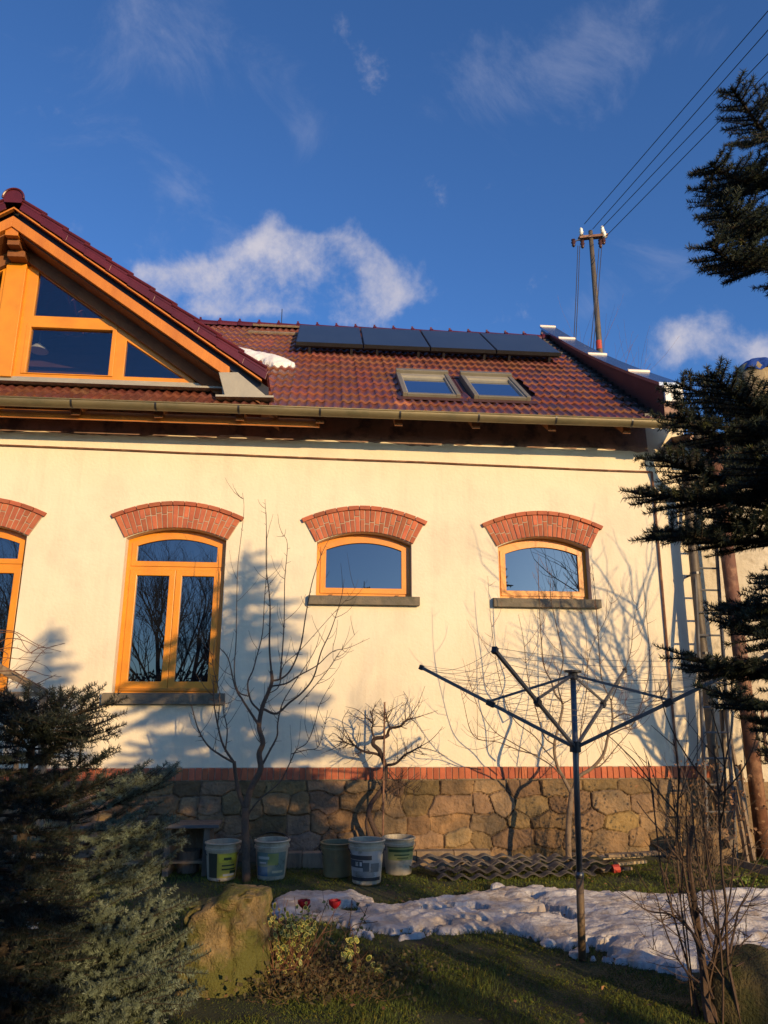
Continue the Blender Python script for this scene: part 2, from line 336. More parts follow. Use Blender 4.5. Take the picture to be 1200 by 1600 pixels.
dep = (.026+lev)*edge**.32+.022*fbm(Xg*7, Zg*7, 0, 5, 4)*edge+.006*fbm(Xg*26, Zg*26, 0, 3, 6)-.012*(1-edge)*(joint > .5)
yy = -.045-dep; yy[:, 0] = -.03
tc_ = r0.uniform(.62, 1.35, (len(sd), 1))*np.stack([np.ones(len(sd)), r0.uniform(.84, .98, len(sd)), r0.uniform(.7, 1.0, len(sd))], 1)
tn = tc_[idx]; crack = np.clip(edge/.15, 0, 1)[..., None]
mort = np.array([1.0, .95, .9])[None, None]; dark = np.array([.46, .42, .38])[None, None]
jc = np.where((joint > .58)[..., None], dark, mort); tn = tn*crack+jc*(1-crack)
g = MB(); g.grid(np.stack([Xg, yy, Zg], -1), tn); g.box((XL, -.05, -.2), (-5.6, 0, .83)); g.box((-5.6, -.032, .818), (4.88, -.001, .8305), (.8, .8, .8))
g.build('stone_plinth', stone, house)
# upright brick course
g = MB(); g.box((XL, -.022, .832), (XR, -.001, .972)); g.build('course_mortar', mortar, house)
g = MB(); x = XL+.01
while x < XR-.07:
    w_ = .065+random.uniform(-.003, .003); a = random.uniform(-.003, .003); c = rt(.72, 1.2, .07) if random.random() > .12 else (.85, .8, .85)
    g.box((x, -.036+random.uniform(-.003, .003), .836+a), (x+w_, -.02, .968+random.uniform(-.004, .003)), c); x += w_+.0095
g.build('brick_course', brick, house, bevel=.003)
# brick arches
def brick_arch(w):
    x0, x1, z0, zs, zc = w; xc = (x0+x1)/2; hw = (x1-x0)/2+.02; A = zc-zs
    Rr = (hw*hw+A*A)/(2*A); cz = zc-Rr; th0 = math.asin(hw/Rr)
    H = .285; R2 = Rr+H; cap = .052
    # flare so the springing faces lean outwards
    def P(t, k, y): # t -1..1, k 0..1
        tb = th0*t; tt = th0*t*.985
        bx = xc+Rr*sin(tb); bz = cz+Rr*cos(tb)
        tx = xc+(hw+.14)*t; tz = zc+H-(.175)*t*t
        return (bx+(tx-bx)*k, y, bz+(tz-bz)*k)
    g = MB(); ns = 30
    for i in range(ns):
        a = -1+2*i/ns; b = a+2/ns
        g.hexa([P(a, 0, -.014), P(b, 0, -.014), P(b, 0, .1), P(a, 0, .1), P(a, 1, -.014), P(b, 1, -.014), P(b, 1, .1), P(a, 1, .1)])
    m = g.build('arch_mortar', mortar, house)
    g = MB(); n = 22
    for i in range(n):
        a = -1+2*i/n+.008; b = -1+2*(i+1)/n-.008
        br = random.choice([.36, .64, .5, .7, .3]) if i % 2 else random.choice([.55, .45, 1., .62])
        for (k0, k1) in (((0, br-.02), (br+.02, .985)) if br < 1 else ((0, .985),)):
            c = rt(.75, 1.28, .06); y = -.024+random.uniform(-.004, .003); k0 = max(k0, .0)
            g.hexa([P(a, k0, y), P(b, k0, y), P(b, k0, -.0), P(a, k0, -.0), P(a, k1, y), P(b, k1, y), P(b, k1, -.0), P(a, k1, -.0)], c)
    n = 11
    for i in range(n):
        a = -1.03+2.06*i/n+.006; b = -1.03+2.06*(i+1)/n-.006; c = rt(.7, 1.15, .06); y = -.045+random.uniform(-.003, .003)
        k0 = 1.0; k1 = 1.0+cap/H
        g.hexa([P(a, k0, y), P(b, k0, y), P(b, k0, -.001), P(a, k0, -.001), P(a, k1, y), P(b, k1, y), P(b, k1, -.001), P(a, k1, -.001)], c)
    o = g.build('brick_arch', brick, house, bevel=.003); m.parent = o; m.matrix_parent_inverse = Matrix()
for w in WS.values(): brick_arch(w)
# windows
YF = .125
def pane(x, poly, parent, y, mat=glass):
    g = MB(); g.slab(poly, [], y, y+.006); return g.build('pane', mat, parent)
def win_small(w):
    g = MB(); g.slab(outline(w, .002), [outline(w, .062)], YF, YF+.06)
    f = g.build('window', framew, house, bevel=.004)
    g = MB(); g.slab(outline(w, .05), [outline(w, .118)], YF-.016, YF+.045); s = g.build('sash', framew, f, bevel=.006)
    pane(0, outline(w, .112), f, YF+.012)
    x0, x1 = w[0], w[1]; rect = lambda i: [(x0+i, w[2]+i), (x1-i, w[2]+i), (x1-i, w[2]+i+.02), (x0+i, w[2]+i+.02)]
    g = MB()
    for xx in (x0+.16, x1-.2): g.box((xx, YF-.019, w[2]+.028), (xx+.05, YF-.0165, w[2]+.034), (.25, .25, .25))
    g.build('drain_slot', framew, f)
    sill(w, f, .09, .02)
    room(w, f)
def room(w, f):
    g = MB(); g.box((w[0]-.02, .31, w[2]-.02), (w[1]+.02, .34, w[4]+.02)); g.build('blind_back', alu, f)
def sill(w, f, ex, ez, h=.105):
    g = MB(); n = 16; x0 = w[0]-ex; x1 = w[1]+ex+.0
    for i in range(n):
        a = x0+(x1-x0)*i/n; b = x0+(x1-x0)*(i+1)/n; r = lambda x: .004*float(fbm(x*8, w[0], 0, 3, 3))
        g.hexa([(a, -.075-r(a), w[2]-h-.008+r(a)), (b, -.075-r(b), w[2]-h-.008+r(b)), (b, -.001, w[2]-h-.008), (a, -.001, w[2]-h-.008), (a, -.075-r(a), w[2]-.008+r(a)), (b, -.075-r(b), w[2]-.008+r(b)), (b, -.001, w[2]+.004), (a, -.001, w[2]+.004)])
    g.box((w[0]+.001, 0, w[2]-.02), (w[1]-.001, YF, w[2]+.003)); g.build('sill', sillm, f)
def win_big(w):
    x0, x1, z0, zs, zc = w; zt = 3.31
    o = outline(w, .002); i0 = .065
    up = outline(w, i0, b=zt+.03); lo = [(x0+i0, z0+i0), (x1-i0, z0+i0), (x1-i0, zt-.03), (x0+i0, zt-.03)]
    g = MB(); g.slab(o, [up, lo], YF, YF+.07); f = g.build('window', framew, house, bevel=.004)
    ui = outline(w, i0+.055, b=zt+.085)
    g = MB(); g.slab(outline(w, i0-.008, b=zt+.022), [ui], YF-.014, YF+.05); g.build('transom_light_frame', framew, f, bevel=.005)
    pane(0, outline(w, i0+.05, b=zt+.08), f, YF+.014)
    xc = (x0+x1)/2
    for (a, b, la, lb) in ((x0+i0-.008, xc-.002, .085, .075), (xc+.002, x1-i0+.008, .075, .085)):
        g = MB(); g.slab([(a, z0+i0-.01), (b, z0+i0-.01), (b, zt-.022), (a, zt-.022)], [[(a+la, z0+i0+.075), (b-lb, z0+i0+.075), (b-lb, zt-.095), (a+la, zt-.095)]], YF-.016, YF+.05)
        g.build('casement', framew, f, bevel=.006)
        pane(0, [(a+la-.006, z0+i0+.069), (b-lb+.006, z0+i0+.069), (b-lb+.006, zt-.089), (a+la-.006, zt-.089)], f, YF+.015)
    g = MB(); g.box((x0+.05, YF-.03, z0+.028), (x1-.05, YF-.0165, z0+.06), (.6, .6, .6)); g.build('drip_rail', framew, f, bevel=.003)
    sill(w, f, .09, .02, .115); room(w, f)
for k in ('w0', 'w1', 'w9'): win_big(WS[k])
for k in ('w2', 'w3'): win_small(WS[k])
# ---------------------------------------------------------------- main roof
TP = radians(38.6); tnp = tan(TP); Y0, ZR = -.62, 5.17
def rz(y): return ZR+tnp*(y-Y0)
YR = 3.66; VX = 4.24
DC, T0 = -4.02, 6.74
def Td(x): return T0-.70*(abs(x-DC)-1.5)      # underside line of the dormer tiles
U = np.array([1., 0, 0]); Vs = np.array([0, cos(TP), sin(TP)]); Nn = np.array([0, -sin(TP), cos(TP)])
def rp(px, py, h):
    o = np.array([0, Y0, ZR])+np.array([0, -sin(TP), cos(TP)])*h; d = ray(px, py); t = np.dot(o-CAM, [0, -sin(TP), cos(TP)])/np.dot(d, [0, -sin(TP), cos(TP)]); q = CAM+d*t; return float(q[0]), float(np.dot(q-o, [0, cos(TP), sin(TP)]))
def S_(u, v, h): return np.array([0, Y0, ZR])+np.multiply.outer(u, U)+np.multiply.outer(v, Vs)+np.multiply.outer(h, Nn)
tw = .2235; ga = (YR-Y0)/cos(TP)/16; uu = np.linspace(0, 1, 12)
prof = .030*(.5+.5*np.cos(2*pi*2*uu-1.2))**1.3+.004*(uu < .07)
g = MB(); cnt = 0
for r in range(16):
    for c in range(-3, 61):
        xa = VX-.02-(c+1)*tw; jit = random.uniform(-.004, .004)
        if xa < XL: continue
        xc_ = xa+tw/2; yc = Y0+(r+.5)*ga*cos(TP)
        if 1.0 < xc_ < 2.82 and .10 < yc-.08 < 1.02: continue
        if rz(yc) < Td(xc_)+.05 and yc > .12: continue
        if c < 0 and r > 0: continue
        u = xa+uu*(tw-.002); v0 = r*ga; L_ = ga+.045
        dz = random.uniform(0, .006); tlt = random.uniform(-.003, .003)
        h1 = prof+.036+dz+tlt*(uu-.5)*2; 
        rowf = S_(u, np.full(12, v0+jit-.004), h1-.026); rowa = S_(u, np.full(12, v0+jit), h1); rowm = S_(u, np.full(12, v0+.03+jit), h1+.002); rowb = S_(u, np.full(12, v0+L_), prof+.006)
        k = random.uniform(.84, 1.15); tn = (k*random.uniform(.95, 1.1), k*random.uniform(.9, 1.15), k*random.uniform(.85, 1.2))
        if random.random() < .012: tn = (2.0, 1.9, 1.7)
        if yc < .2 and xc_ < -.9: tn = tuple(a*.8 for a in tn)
        G = np.stack([rowf, rowa, rowm, rowb]); et = np.ones((4, 12, 3))*np.array(tn); et[0] = et[0]*np.array([1.7, 2.0, 1.9]); et[1] = et[1]*np.array([1.5, 1.75, 1.65])  # front edges painted paler, like lips catching the sun
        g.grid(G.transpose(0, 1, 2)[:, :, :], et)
roof = g.build('roof', tilem, house)
g = MB()   # boards under the tiles and the rear slope
def slopebox(x0, x1, v0, v1, h0, h1, gg, tint=(1, 1, 1)):
    c = [S_(np.array(x), np.array(v), np.array(h)) for h in (h0, h1) for (x, v) in ((x0, v0), (x1, v0), (x1, v1), (x0, v1))]
    gg.hexa(c, tint)
slopebox(XL, VX-.01, .06, 6.17, -.035, -.012, g)
n = int((4.3-XL)/.115)
for i in range(n):
    x = XL+i*.115; slopebox(x, x+.11, .05, .95, -.058-random.random()*.004, -.036, g, rt(.7, 1.3))
g.hexa([(XL, YR, rz(YR)), (VX, YR, rz(YR)), (VX, 2*YR-Y0, ZR), (XL, 2*YR-Y0, ZR), (XL, YR, rz(YR)+.03), (VX, YR, rz(YR)+.03), (VX, 2*YR-Y0, ZR+.03), (XL, 2*YR-Y0, ZR+.03)])
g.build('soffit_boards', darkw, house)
# rafters
rx = [atY(px, 655, -.5)[0] for px in (500, 626, 752, 868, 975)]; stp = np.mean(np.diff(rx)); x = rx[0]
rx = [rx[0]+stp*i for i in range(-9, 5)]
for x in rx:
    g = MB(); p = []
    for xx in (x-.05, x+.05):
        p += [(xx, -.55, rz(-.55)-.07), (xx, -.55, rz(-.55)-.19), (xx, -.001, rz(0)-.24), (xx, -.001, rz(0)-.07)]
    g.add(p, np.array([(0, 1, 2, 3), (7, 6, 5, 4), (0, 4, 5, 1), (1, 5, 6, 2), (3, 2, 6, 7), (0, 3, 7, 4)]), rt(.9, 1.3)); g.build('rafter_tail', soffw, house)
for (x0, x1, yy_, zz) in ((-9, -.08, -.46, 5.045), ):
    g = MB(); g.box((x0, yy_-.012, zz-.03), (x1, yy_+.012, zz+.075)); g.build('eave_board', beamw, house)
# gutter
g = MB(); th = np.linspace(pi*1.0, 2*pi, 13); pr = [(-.68+.076*cos(t), 5.15+.076*sin(t)) for t in th]; pr2 = [(-.68+.071*cos(t), 5.152+.071*sin(t)) for t in th[::-1]]
xs_ = [XL, 4.42]
bead = [(-.765+.009*cos(t), 5.148+.009*sin(t)) for t in np.linspace(0, 2*pi, 7)[:-1]]
loop = pr+pr2; m_ = len(loop)
nx = 60; V = []
for i in range(nx+1):
    x = XL+(4.42-XL)*i/nx; dz = .006*float(fbm(x*1.2, 0, 0, 3, 9))
    V += [(x, a, b+dz) for a, b in loop]
F = [(i*m_+j, i*m_+(j+1) % m_, (i+1)*m_+(j+1) % m_, (i+1)*m_+j) for i in range(nx) for j in range(m_)]
g.add(V, np.array(F)); g.tube([(XL, -.756, 5.156), (4.42, -.756, 5.156)], .010, 6)
gut = g.build('gutter', zinc, house, smooth=True)
for x in [rx[i] for i in range(len(rx))]:
    g = MB(); V = [(x-.012+(k % 2)*.024+.0, -.68+.0795*cos(t), 5.15+.0795*sin(t)) for t in th for k in (0, 1)]
    g.add(V, np.array([(2*i, 2*i+1, 2*i+3, 2*i+2) for i in range(12)])); g.box((x-.012, -.60, 5.14), (x+.012, -.55, 5.15)); g.build('gutter_bracket', alu, gut)
g = MB(); g.box((4.42, -.77, 5.06), (4.425, -.595, 5.155)); g.build('gutter_end', zinc, gut)
# ridge caps
g = MB(); x = XL; zr = rz(YR)+.02
while x < VX-.05:
    L_ = .365; seg = 10; k = rt(.8, 1.15)
    for (xa, xb, ra, rb) in ((x, x+.05, .118, .128), (x+.05, x+.075, .128, .108), (x+.075, x+L_+.01, .108, .098)):
        V = [(xx, YR+rr*cos(t), zr+rr*sin(t)) for xx, rr in ((xa, ra), (xb, rb)) for t in np.linspace(-.2, pi+.2, seg)]
        g.add(V, np.array([(i, i+1, seg+i+1, seg+i) for i in range(seg-1)]), k)
    g.box((x+.01, YR-.02, zr+.10), (x+.045, YR+.02, zr+.165), k); x += L_
g.build('ridge_cap', tile2, house, smooth=False)
p = atY(440, 500, YR); g = MB(); g.tube([(p[0], YR, zr+.05), (p[0], YR, zr+.42)], .008, 5); g.build('lightning_rod', alu, house)
# battens where tiles are changed
for (a, b, v) in ((atY(396, 513, 3.67)[0], -.54, 3.62), (-1.42, -.52, 3.02)):
    g = MB(); vv = (v-Y0)/cos(TP); slopebox(a, b, vv-.05, vv+.06, .07, .1, g); g.build('roof_batten', oldw, house)
# solar collectors
sx_a = rp(468, 511, .2)[0]; sx_b = rp(876, 551, .2)[0]; sw = (sx_b-sx_a)/4; sv0 = rp(570, 540, .2)[1]; sv1 = rp(570, 513.5, .2)[1]
for i in range(4):
    x0 = sx_a+i*sw; x1 = x0+sw-.02; v0 = sv0; v1 = sv1
    g = MB(); slopebox(x0, x1, v0, v1, .155, .215, g); f = g.build('solar_collector', alu, house, bevel=.003)
    g = MB(); slopebox(x0+.012, x1-.012, v0+.018, v1-.02, .2155, .219, g); g.build('absorber_glass', solar, f)
    g = MB(); slopebox(x0+.001, x1-.001, v0-.004, v0+.012, .16, .2185, g); g.build('lower_trim', alu, f)
    g = MB()
    for q in (x0+.2, x1-.2): slopebox(q, q+.04, v0+.02, v0+.08, .02, .154, g)
    slopebox(x0, x1, v0+.08, v0+.12, .115, .154, g); g.build('mounting_rail', alu, f)
# skylights
for (x0, x1) in ((1.0, 1.77), (1.95, 2.72)):
    v0 = rp(670, 614.5, .11)[1]; v1 = rp(655, 583, .11)[1]; wv = .058
    g = MB(); slopebox(x0, x0+wv, v0, v1, .0, .115, g); slopebox(x1-wv, x1, v0, v1, .0, .115, g); slopebox(x0+wv, x1-wv, v0, v0+.07, .0, .10, g)
    slopebox(x0, x1, v1+.001, v1+.11, .0, .15, g); f = g.build('skylight', skyfr, house, bevel=.006)
    g = MB(); slopebox(x0+wv+.001, x1-wv-.001, v1-.13, v1-.001, .06, .10, g); slopebox(x0+wv+.001, x0+wv+.02, v0+.071, v1-.131, .06, .095, g); slopebox(x1-wv-.02, x1-wv-.001, v0+.071, v1-.131, .06, .095, g); g.build('inner_frame', flash, f)
    g = MB(); slopebox(x0+wv+.02, x1-wv-.02, v0+.07, v1-.13, .06, .068, g); g.build('pane', sglass, f)
    g = MB(); slopebox(x0-.08, x1+.08, v0-.14, v0-.002, .055, .06, g); slopebox(x0-.085, x0-.002, v0, v1+.1, .02, .026, g); slopebox(x1+.002, x1+.085, v0, v1+.1, .02, .026, g); slopebox(x0-.085, x1+.085, v1+.112, v1+.25, .03, .036, g); g.build('flashing', alu if x0 > 5 else brownsheet, f)
    g = MB()
    for q in (.3, .78): slopebox(x0+(x1-x0)*q, x0+(x1-x0)*q+.03, v0+.075, v0+.1, .069, .085, g)
    g.build('catch', seam, f)
# parapet on the party wall
def pz(y): return 5.60+(y+.78)*.722+.10*((y-1.6)/2.35)**2-.1
PX0, PX1 = 4.28, 4.52
PE = 4.0; ys = np.linspace(-.72, PE, 24); g = MB()
V = []
for y in ys: V += [(PX0, y, rz(y)-.03), (PX1, y, rz(y)-.03), (PX1, y, pz(y)), (PX0, y, pz(y))]
F = [(4*i+a, 4*i+(a+1) % 4, 4*i+4+(a+1) % 4, 4*i+4+a) for i in range(23) for a in range(4)]+[(0, 1, 2, 3)]
V = V; g.add(V, [tuple(f) for f in F]); g.hexa([(PX0, PE, 8.2), (PX1, PE, 8.2), (PX1, 8.6, 5.2), (PX0, 8.6, 5.2), (PX0, PE, pz(PE)), (PX1, PE, pz(PE)), (PX1, 8.6, 5.9), (PX0, 8.6, 5.9)])
par = g.build('parapet', brownsheet, house)
g = MB(); V = []
for y in ys: V += [(PX0-.035, y, pz(y)+.004), (PX1+.035, y, pz(y)+.004), (PX1+.035, y, pz(y)+.05), (PX0-.035, y, pz(y)+.05)]
g.add(V, [tuple(f) for f in F]); g.build('coping', coping, par)
for px_ in (858, 887, 933, 995):
    d_ = ray(px_, 550); y = min(4.4*d_[1]/d_[0]-9.15, PE-.03)
    g = MB(); g.hexa([(PX0-.04, y-.02, pz(y-.02)+.05), (PX1+.04, y-.02, pz(y-.02)+.05), (PX1+.04, y+.02, pz(y+.02)+.05), (PX0-.04, y+.02, pz(y+.02)+.05), (PX0-.04, y-.02, pz(y-.02)+.082), (PX1+.04, y-.02, pz(y-.02)+.082), (PX1+.04, y+.02, pz(y+.02)+.082), (PX0-.04, y+.02, pz(y+.02)+.082)])
    g.build('coping_seam', seam, par, bevel=.006)
g = MB()
for y in np.arange(-.55, 3.6, .19):
    z = rz(y); g.box((VX-.1-random.random()*.05, y, z+.02), (PX0-.003, y+.17, z+.085+random.random()*.03), (.5, .5, .5))
g.build('valley_gutter', alu, par)
q = atY(1040, 627, -.75); q2 = atY(1066, 606, -.75); g = MB(); g.box((q[0], -.76, q[2]), (q2[0], -.721, q2[2])); g.box((q[0]-.015, -.775, q2[2]+.0005), (q2[0]+.015, -.7205, q2[2]+.02)); g.build('parapet_end', roofsnow, par, bevel=.004)
# cable along the wall
g = MB(); P = [(x, -.02, 4.81-.1*(x+4.07)/8.44+.01*float(fbm(x*.8, 0, 0, 2, 4))) for x in np.linspace(XL, 4.37, 40)]; g.tube(P, .011, 5)
g.tube([(4.37, -.02, 4.71), (4.36, -.022, 3.2), (4.345, -.02, 2.0), (4.34, -.02, 1.0)], .014, 6); g.build('cable', rustp, house)
# ---------------------------------------------------------------- dormer
YD = -.66; YW = -.2
def mir(f):
    for s in (1, -1): f(s)
def DX(d, s): return DC+s*d
g = MB()   # cheeks (side walls) and soffit
for s in (1, -1):
    for k in range(7):
        a, b = YD+.06+k*.13, YD+.06+k*.13+.127
        if a > YW: continue
        P = [(DX(.0, s), a, Td(DC)-.30), (DX(3.42, s), a, Td(DC+3.42)-.30), (DX(3.42, s), b, Td(DC+3.42)-.30), (DX(0, s), b, Td(DC)-.30)]
        P += [(p[0], p[1], p[2]+.02) for p in P]
        g.hexa(P if s > 0 else [P[i] for i in (1, 0, 3, 2, 5, 4, 7, 6)], rt(.8, 1.2))
dormer = g.build('dormer', soffw, house)
def sl(poly, y0, y1, name, mat, holes=(), bevel=0, tint=(1, 1, 1), parent=None):
    for s in (1, -1):
        q = [(DC+s*(x-DC), z) for x, z in poly]; hs = [[(DC+s*(x-DC), z) for x, z in h] for h in holes]
        if s < 0: q = q[::-1]; hs = [h[::-1] for h in hs]
        g = MB(); g.slab(q, hs, y0, y1, tint); g.build(name, mat, parent or dormer, bevel=bevel)
def strip(o0, o1, d0, d1): return [(DC+d0, Td(DC+d0)+o0), (DC+d1, Td(DC+d1)+o0), (DC+d1, Td(DC+d1)+o1), (DC+d0, Td(DC+d0)+o1)]
sl(strip(-.275, -.122, 0.0, 2.82), YD-.005, YD+.075, 'bargeboard', beamw, bevel=.004)
sl(strip(-.025, -.002, 0.0, 3.22), YD-.02, YD+.03, 'verge_trim', beamw)
sl(strip(-.12, .0, 0.0, 3.3), YD+.10, YD+.14, 'gap_shade_strip', alu)  # dark strip painting the shadowed gap above the bargeboard
sl(strip(-.472, -.26, 0.0, 3.2), YW-.10, YW-.048, 'inner_rafter', soffw, bevel=.004)
for s in (1, -1):          # verge tiles and the roof slope behind them
    g = MB(); d = .06; sl_ = sqrt(1+.49)
    n = 12
    for i in range(n):
        d0 = .08+i*.285; d1 = d0+.335; k = rt(.85, 1.2, .04); lift = .0
        if d0 > 3.2: break
        z0_, z1_ = Td(DC+d0), Td(DC+d1)
        P = lambda dd, oo, y: (DX(dd, s), y, Td(DC+dd)+oo)
        fy = YD-.045-.003*(i % 2); by_ = YD-.02+.003*(i % 2)
        v = [P(d0, .005, fy), P(d1, .02, fy), P(d1, .02, by_), P(d0, .005, by_), P(d0+.03, .115, fy), P(d1+.03, .150, fy), P(d1+.03, .150, by_), P(d0+.03, .115, by_)]
        g.hexa(v if s > 0 else [v[j] for j in (1, 0, 3, 2, 5, 4, 7, 6)], k)
        yb = min((Td(DC+d0)+.1-ZR)/tnp+Y0, 2.7)+.4; m = max(2, int((yb-YD)/.22))
        for j in range(m):
            ya = YD-.05+j*(yb-YD)/m; yb2 = YD-.05+(j+1)*(yb-YD)/m-.004
            v = [P(d0, .10, ya), P(d1, .125, ya), P(d1, .125, yb2), P(d0, .10, yb2), P(d0+.02, .130, ya), P(d1+.025, .172, ya), P(d1+.025, .172, yb2), P(d0+.02, .130, yb2)]
            g.hexa(v if s > 0 else [v[q] for q in (1, 0, 3, 2, 5, 4, 7, 6)], rt(.85, 1.2, .04))
            ym = ya+.035
            if j == 0: g.tube([P(d0-.0, .15, ym-.03), P(d1+.01, .185, ym-.03)], .022, 7, tint=k)
    g.build('dormer_roof_tiles', tile2, dormer, bevel=.003)
g = MB(); zt_ = Td(DC)+.14
for k in range(9):
    ya = YD-.07+k*.36; pr_ = [(.105 if k else .118)*c for c in (1,)][0]
    V = [(DC+rr*cos(t), yy_, zt_-.045+rr*sin(t)) for yy_, rr in ((ya, .125), (ya+.05, .125), (ya+.055, .11), (ya+.38, .10)) for t in np.linspace(-.25, pi+.25, 12)]
    g.add(V, np.array([(r_*12+i, r_*12+i+1, r_*12+13+i, r_*12+12+i) for r_ in range(3) for i in range(11)]))
    if k == 0:
        V = [(DC+.125*cos(t), ya-.001, zt_-.045+.125*sin(t)) for t in np.linspace(-.6, pi+.6, 14)]; g.add(V, [tuple(range(14))[::-1]])
        g.tube([(DC+.128*cos(t), ya-.006, zt_-.045+.128*sin(t)) for t in np.linspace(-.1, pi+.1, 14)], .014, 6)
g.build('dormer_ridge_cap', tile2, dormer)
# purlin end, post, window
g = MB(); zp = Td(DC)-.36
g.box((DC-.08, YD+.02, zp-.03), (DC+.08, YW, zp+.13)); g.build('purlin', beamw, dormer, bevel=.006)
g = MB(); g.box((DC-.075, YD+.1, zp-.11), (DC+.075, YW, zp-.0305)); g.box((DC-.11, YD+.22, zp-.20), (DC+.11, YW, zp-.1105)); g.build('purlin_bracket', soffw, dormer, bevel=.006)
gp = lambda px, py, y=YW: (float(atY(px, py, y)[0]), float(atY(px, py, y)[2]))
zb = gp(200, 597)[1]; zf = gp(200, 590)[1]
hp = .125
g = MB(); g.box((DC-hp-.04, YW-.09, zb-.02), (DC+hp-.04, YW+.02, zp-.205)); g.build('post', framew, dormer, bevel=.005)
A1 = gp(52, 420); A2 = gp(46, 494); A3 = gp(165, 500); B1 = gp(49, 514); B2 = gp(42, 586); B3 = gp(170.5, 590); B4 = gp(177, 517.5)
C1 = gp(199, 534); C2 = gp(193, 592); C3 = gp(288, 597)
xl, xr = DC+.06, gp(300, 600)[0]
slope = (A1[1]-A3[1])/(A3[0]-A1[0])
off = .075
lnz = lambda x: A3[1]+off-(x-A3[0])*slope
lnc = lambda x: C1[1]+off-(x-C1[0])*(C1[1]-C3[1])/(C3[0]-C1[0])
zA = .5*(A2[1]+A3[1]); zB = .5*(B1[1]+B4[1]); xBl = .5*(B1[0]+B2[0]); xBr = .5*(B3[0]+B4[0]); xCl = .5*(C1[0]+C2[0])
outerp = [(xl, zb), (xr+.06, zb), (xr+.02, zb+.05), (xl, lnz(xl)+.02)]
upper = [(xBl, zA), (A3[0], zA), (xBl, lnz(xBl)-off)]
lower = [(xBl, zf), (xBr, zf), (xBr, zB), (xBl, zB)]
tri = [(xCl, zf), (C3[0], zf), (xCl, C1[1])]
sl(outerp, YW-.03, YW+.05, 'dormer_window', framew, [upper, lower, tri], bevel=.005)
bd = .055
sl([(xBl-bd, zf-.012), (xBr+bd, zf-.012), (xBr+bd, zB+bd), (xBl-bd, zB+bd)], YW-.045, YW-.031, 'dormer_sash', framew, [[(a, b) for a, b in lower]], bevel=.004)
for poly in (upper, lower, tri): sl(poly, YW+.0, YW+.006, 'dormer_pane', dglass)
g = MB(); xe = gp(350, 608, YW)[0]; g.box((2*DC-xe, YW-.055, zb-.09), (xe, YW+.02, zb-.002)); g.box((2*DC-xe, YW-.16, zb-.11), (xe, YW-.0555, zb-.085)); g.build('sill_flashing', flash, dormer)
for s in (1, -1):
    f_ = lambda px, py, y: (DC+s*(float(atY(px, py, y)[0])-DC), float(atY(px, py, y)[2]))
    g = MB(); pl = [f_(342, 583, -.64), f_(352, 621, -.64), f_(419, 622, -.64), f_(372, 583, -.64)][::s]
    g.slab(pl, [], -.667, -.2)
    g.build('foot_flashing', flash, dormer, bevel=.004)
    g = MB(); pl = [f_(347, 604, -.5), f_(347, 619, -.5), f_(366, 619, -.5), f_(360, 604, -.5)][::s]; g.slab(pl, [], -.5, -.1); g.build('upstand', flash, dormer, bevel=.01)
    g = MB(); pl = [f_(338, 620, -.6), f_(338, 623, -.6), f_(428, 624.5, -.6), f_(428, 621.5, -.6)][::s]; g.slab(pl, [], -.67, -.3); g.build('apron_flashing', flash, dormer)
g = MB(); g.box((-7.4, .35, 5.45), (-.7, .4, 5.6)); g.box((-7.2, 3.6, 5.3), (-.9, 3.65, 7.6)); g.box((-7.2, .3, 5.45), (-.9, 3.6, 5.5)); g.build('attic_room', darkw, dormer)
lampm = M('enamel_lamp', (.75, .76, .70), None, 4, .35)
for i, (px, py, y, lb) in enumerate(((60, 548, .9, 'upper white cone pendant lamp with metal stem seen behind the dormer window glass'), (78, 588, 1.6, 'lower white pendant lamp, only its dome top showing above the dormer window bottom rail'))):
    p = atY(px, py, y); t = thing('pendant_lamp', lb, 'lamp', p, 'pendant lamps behind the dormer window')
    g = MB(); g.lathe([(.02, .12), (.03, .10), (.06, .085), (.13, .01), (.14, .0), (.128, .0), (.05, .07), (.012, .09)], p, 24); g.build('lamp_shade', lampm, t, smooth=True)
    g = MB(); g.tube([p+np.array([0, 0, .1]), p+np.array([0, 0, .30])], .012, 8); g.tube([p+np.array([0, 0, .3]), p+np.array([0, 0, .5])], .004, 5); g.build('stem', steel, t)
# snow left in the dormer valley
def lump(name, mat, region, n, hfun, base, lb, cat, kd=None):
    pass
us = np.linspace(-2.1, -.40, 90); vs_ = np.linspace((.9-Y0)/cos(TP), (2.6-Y0)/cos(TP), 70); UU, VV = np.meshgrid(us, vs_, indexing='ij')
yv = Y0+VV*cos(TP)
a1 = atY(362, 552, 1.93)
# below the line from the valley top to the tongue at the right
fx = (UU+1.62)/1.15; top = 2.05-.80*fx; bot = np.maximum(top-.42+.0*fx, .95+.0*fx)
dd = np.minimum(top-yv, yv-bot-.12*np.abs(fx-.3)); dd = np.minimum(dd, (1.0-fx)*.6)+.10*fbm(UU*5, VV*5, 0, 4, 21)
hh = .03+.10*np.sqrt(np.clip(dd, 0, .3)/.3)+.02*fbm(UU*9, VV*9, 3, 3, 22); ok = dd > .0
P = np.array([0, Y0, ZR])+UU[..., None]*U+VV[..., None]*Vs+np.where(ok, hh+.03, -.0)[..., None]*Nn
g = MB(); fm = ok[:-1, :-1] | ok[1:, :-1] | ok[:-1, 1:] | ok[1:, 1:]; g.grid(P, mask=fm)
o = g.build('snow_patch', roofsnow, None, smooth=True); tag(o, 'small melting snow patch on the tiled roof just behind the dormer', 'snow')
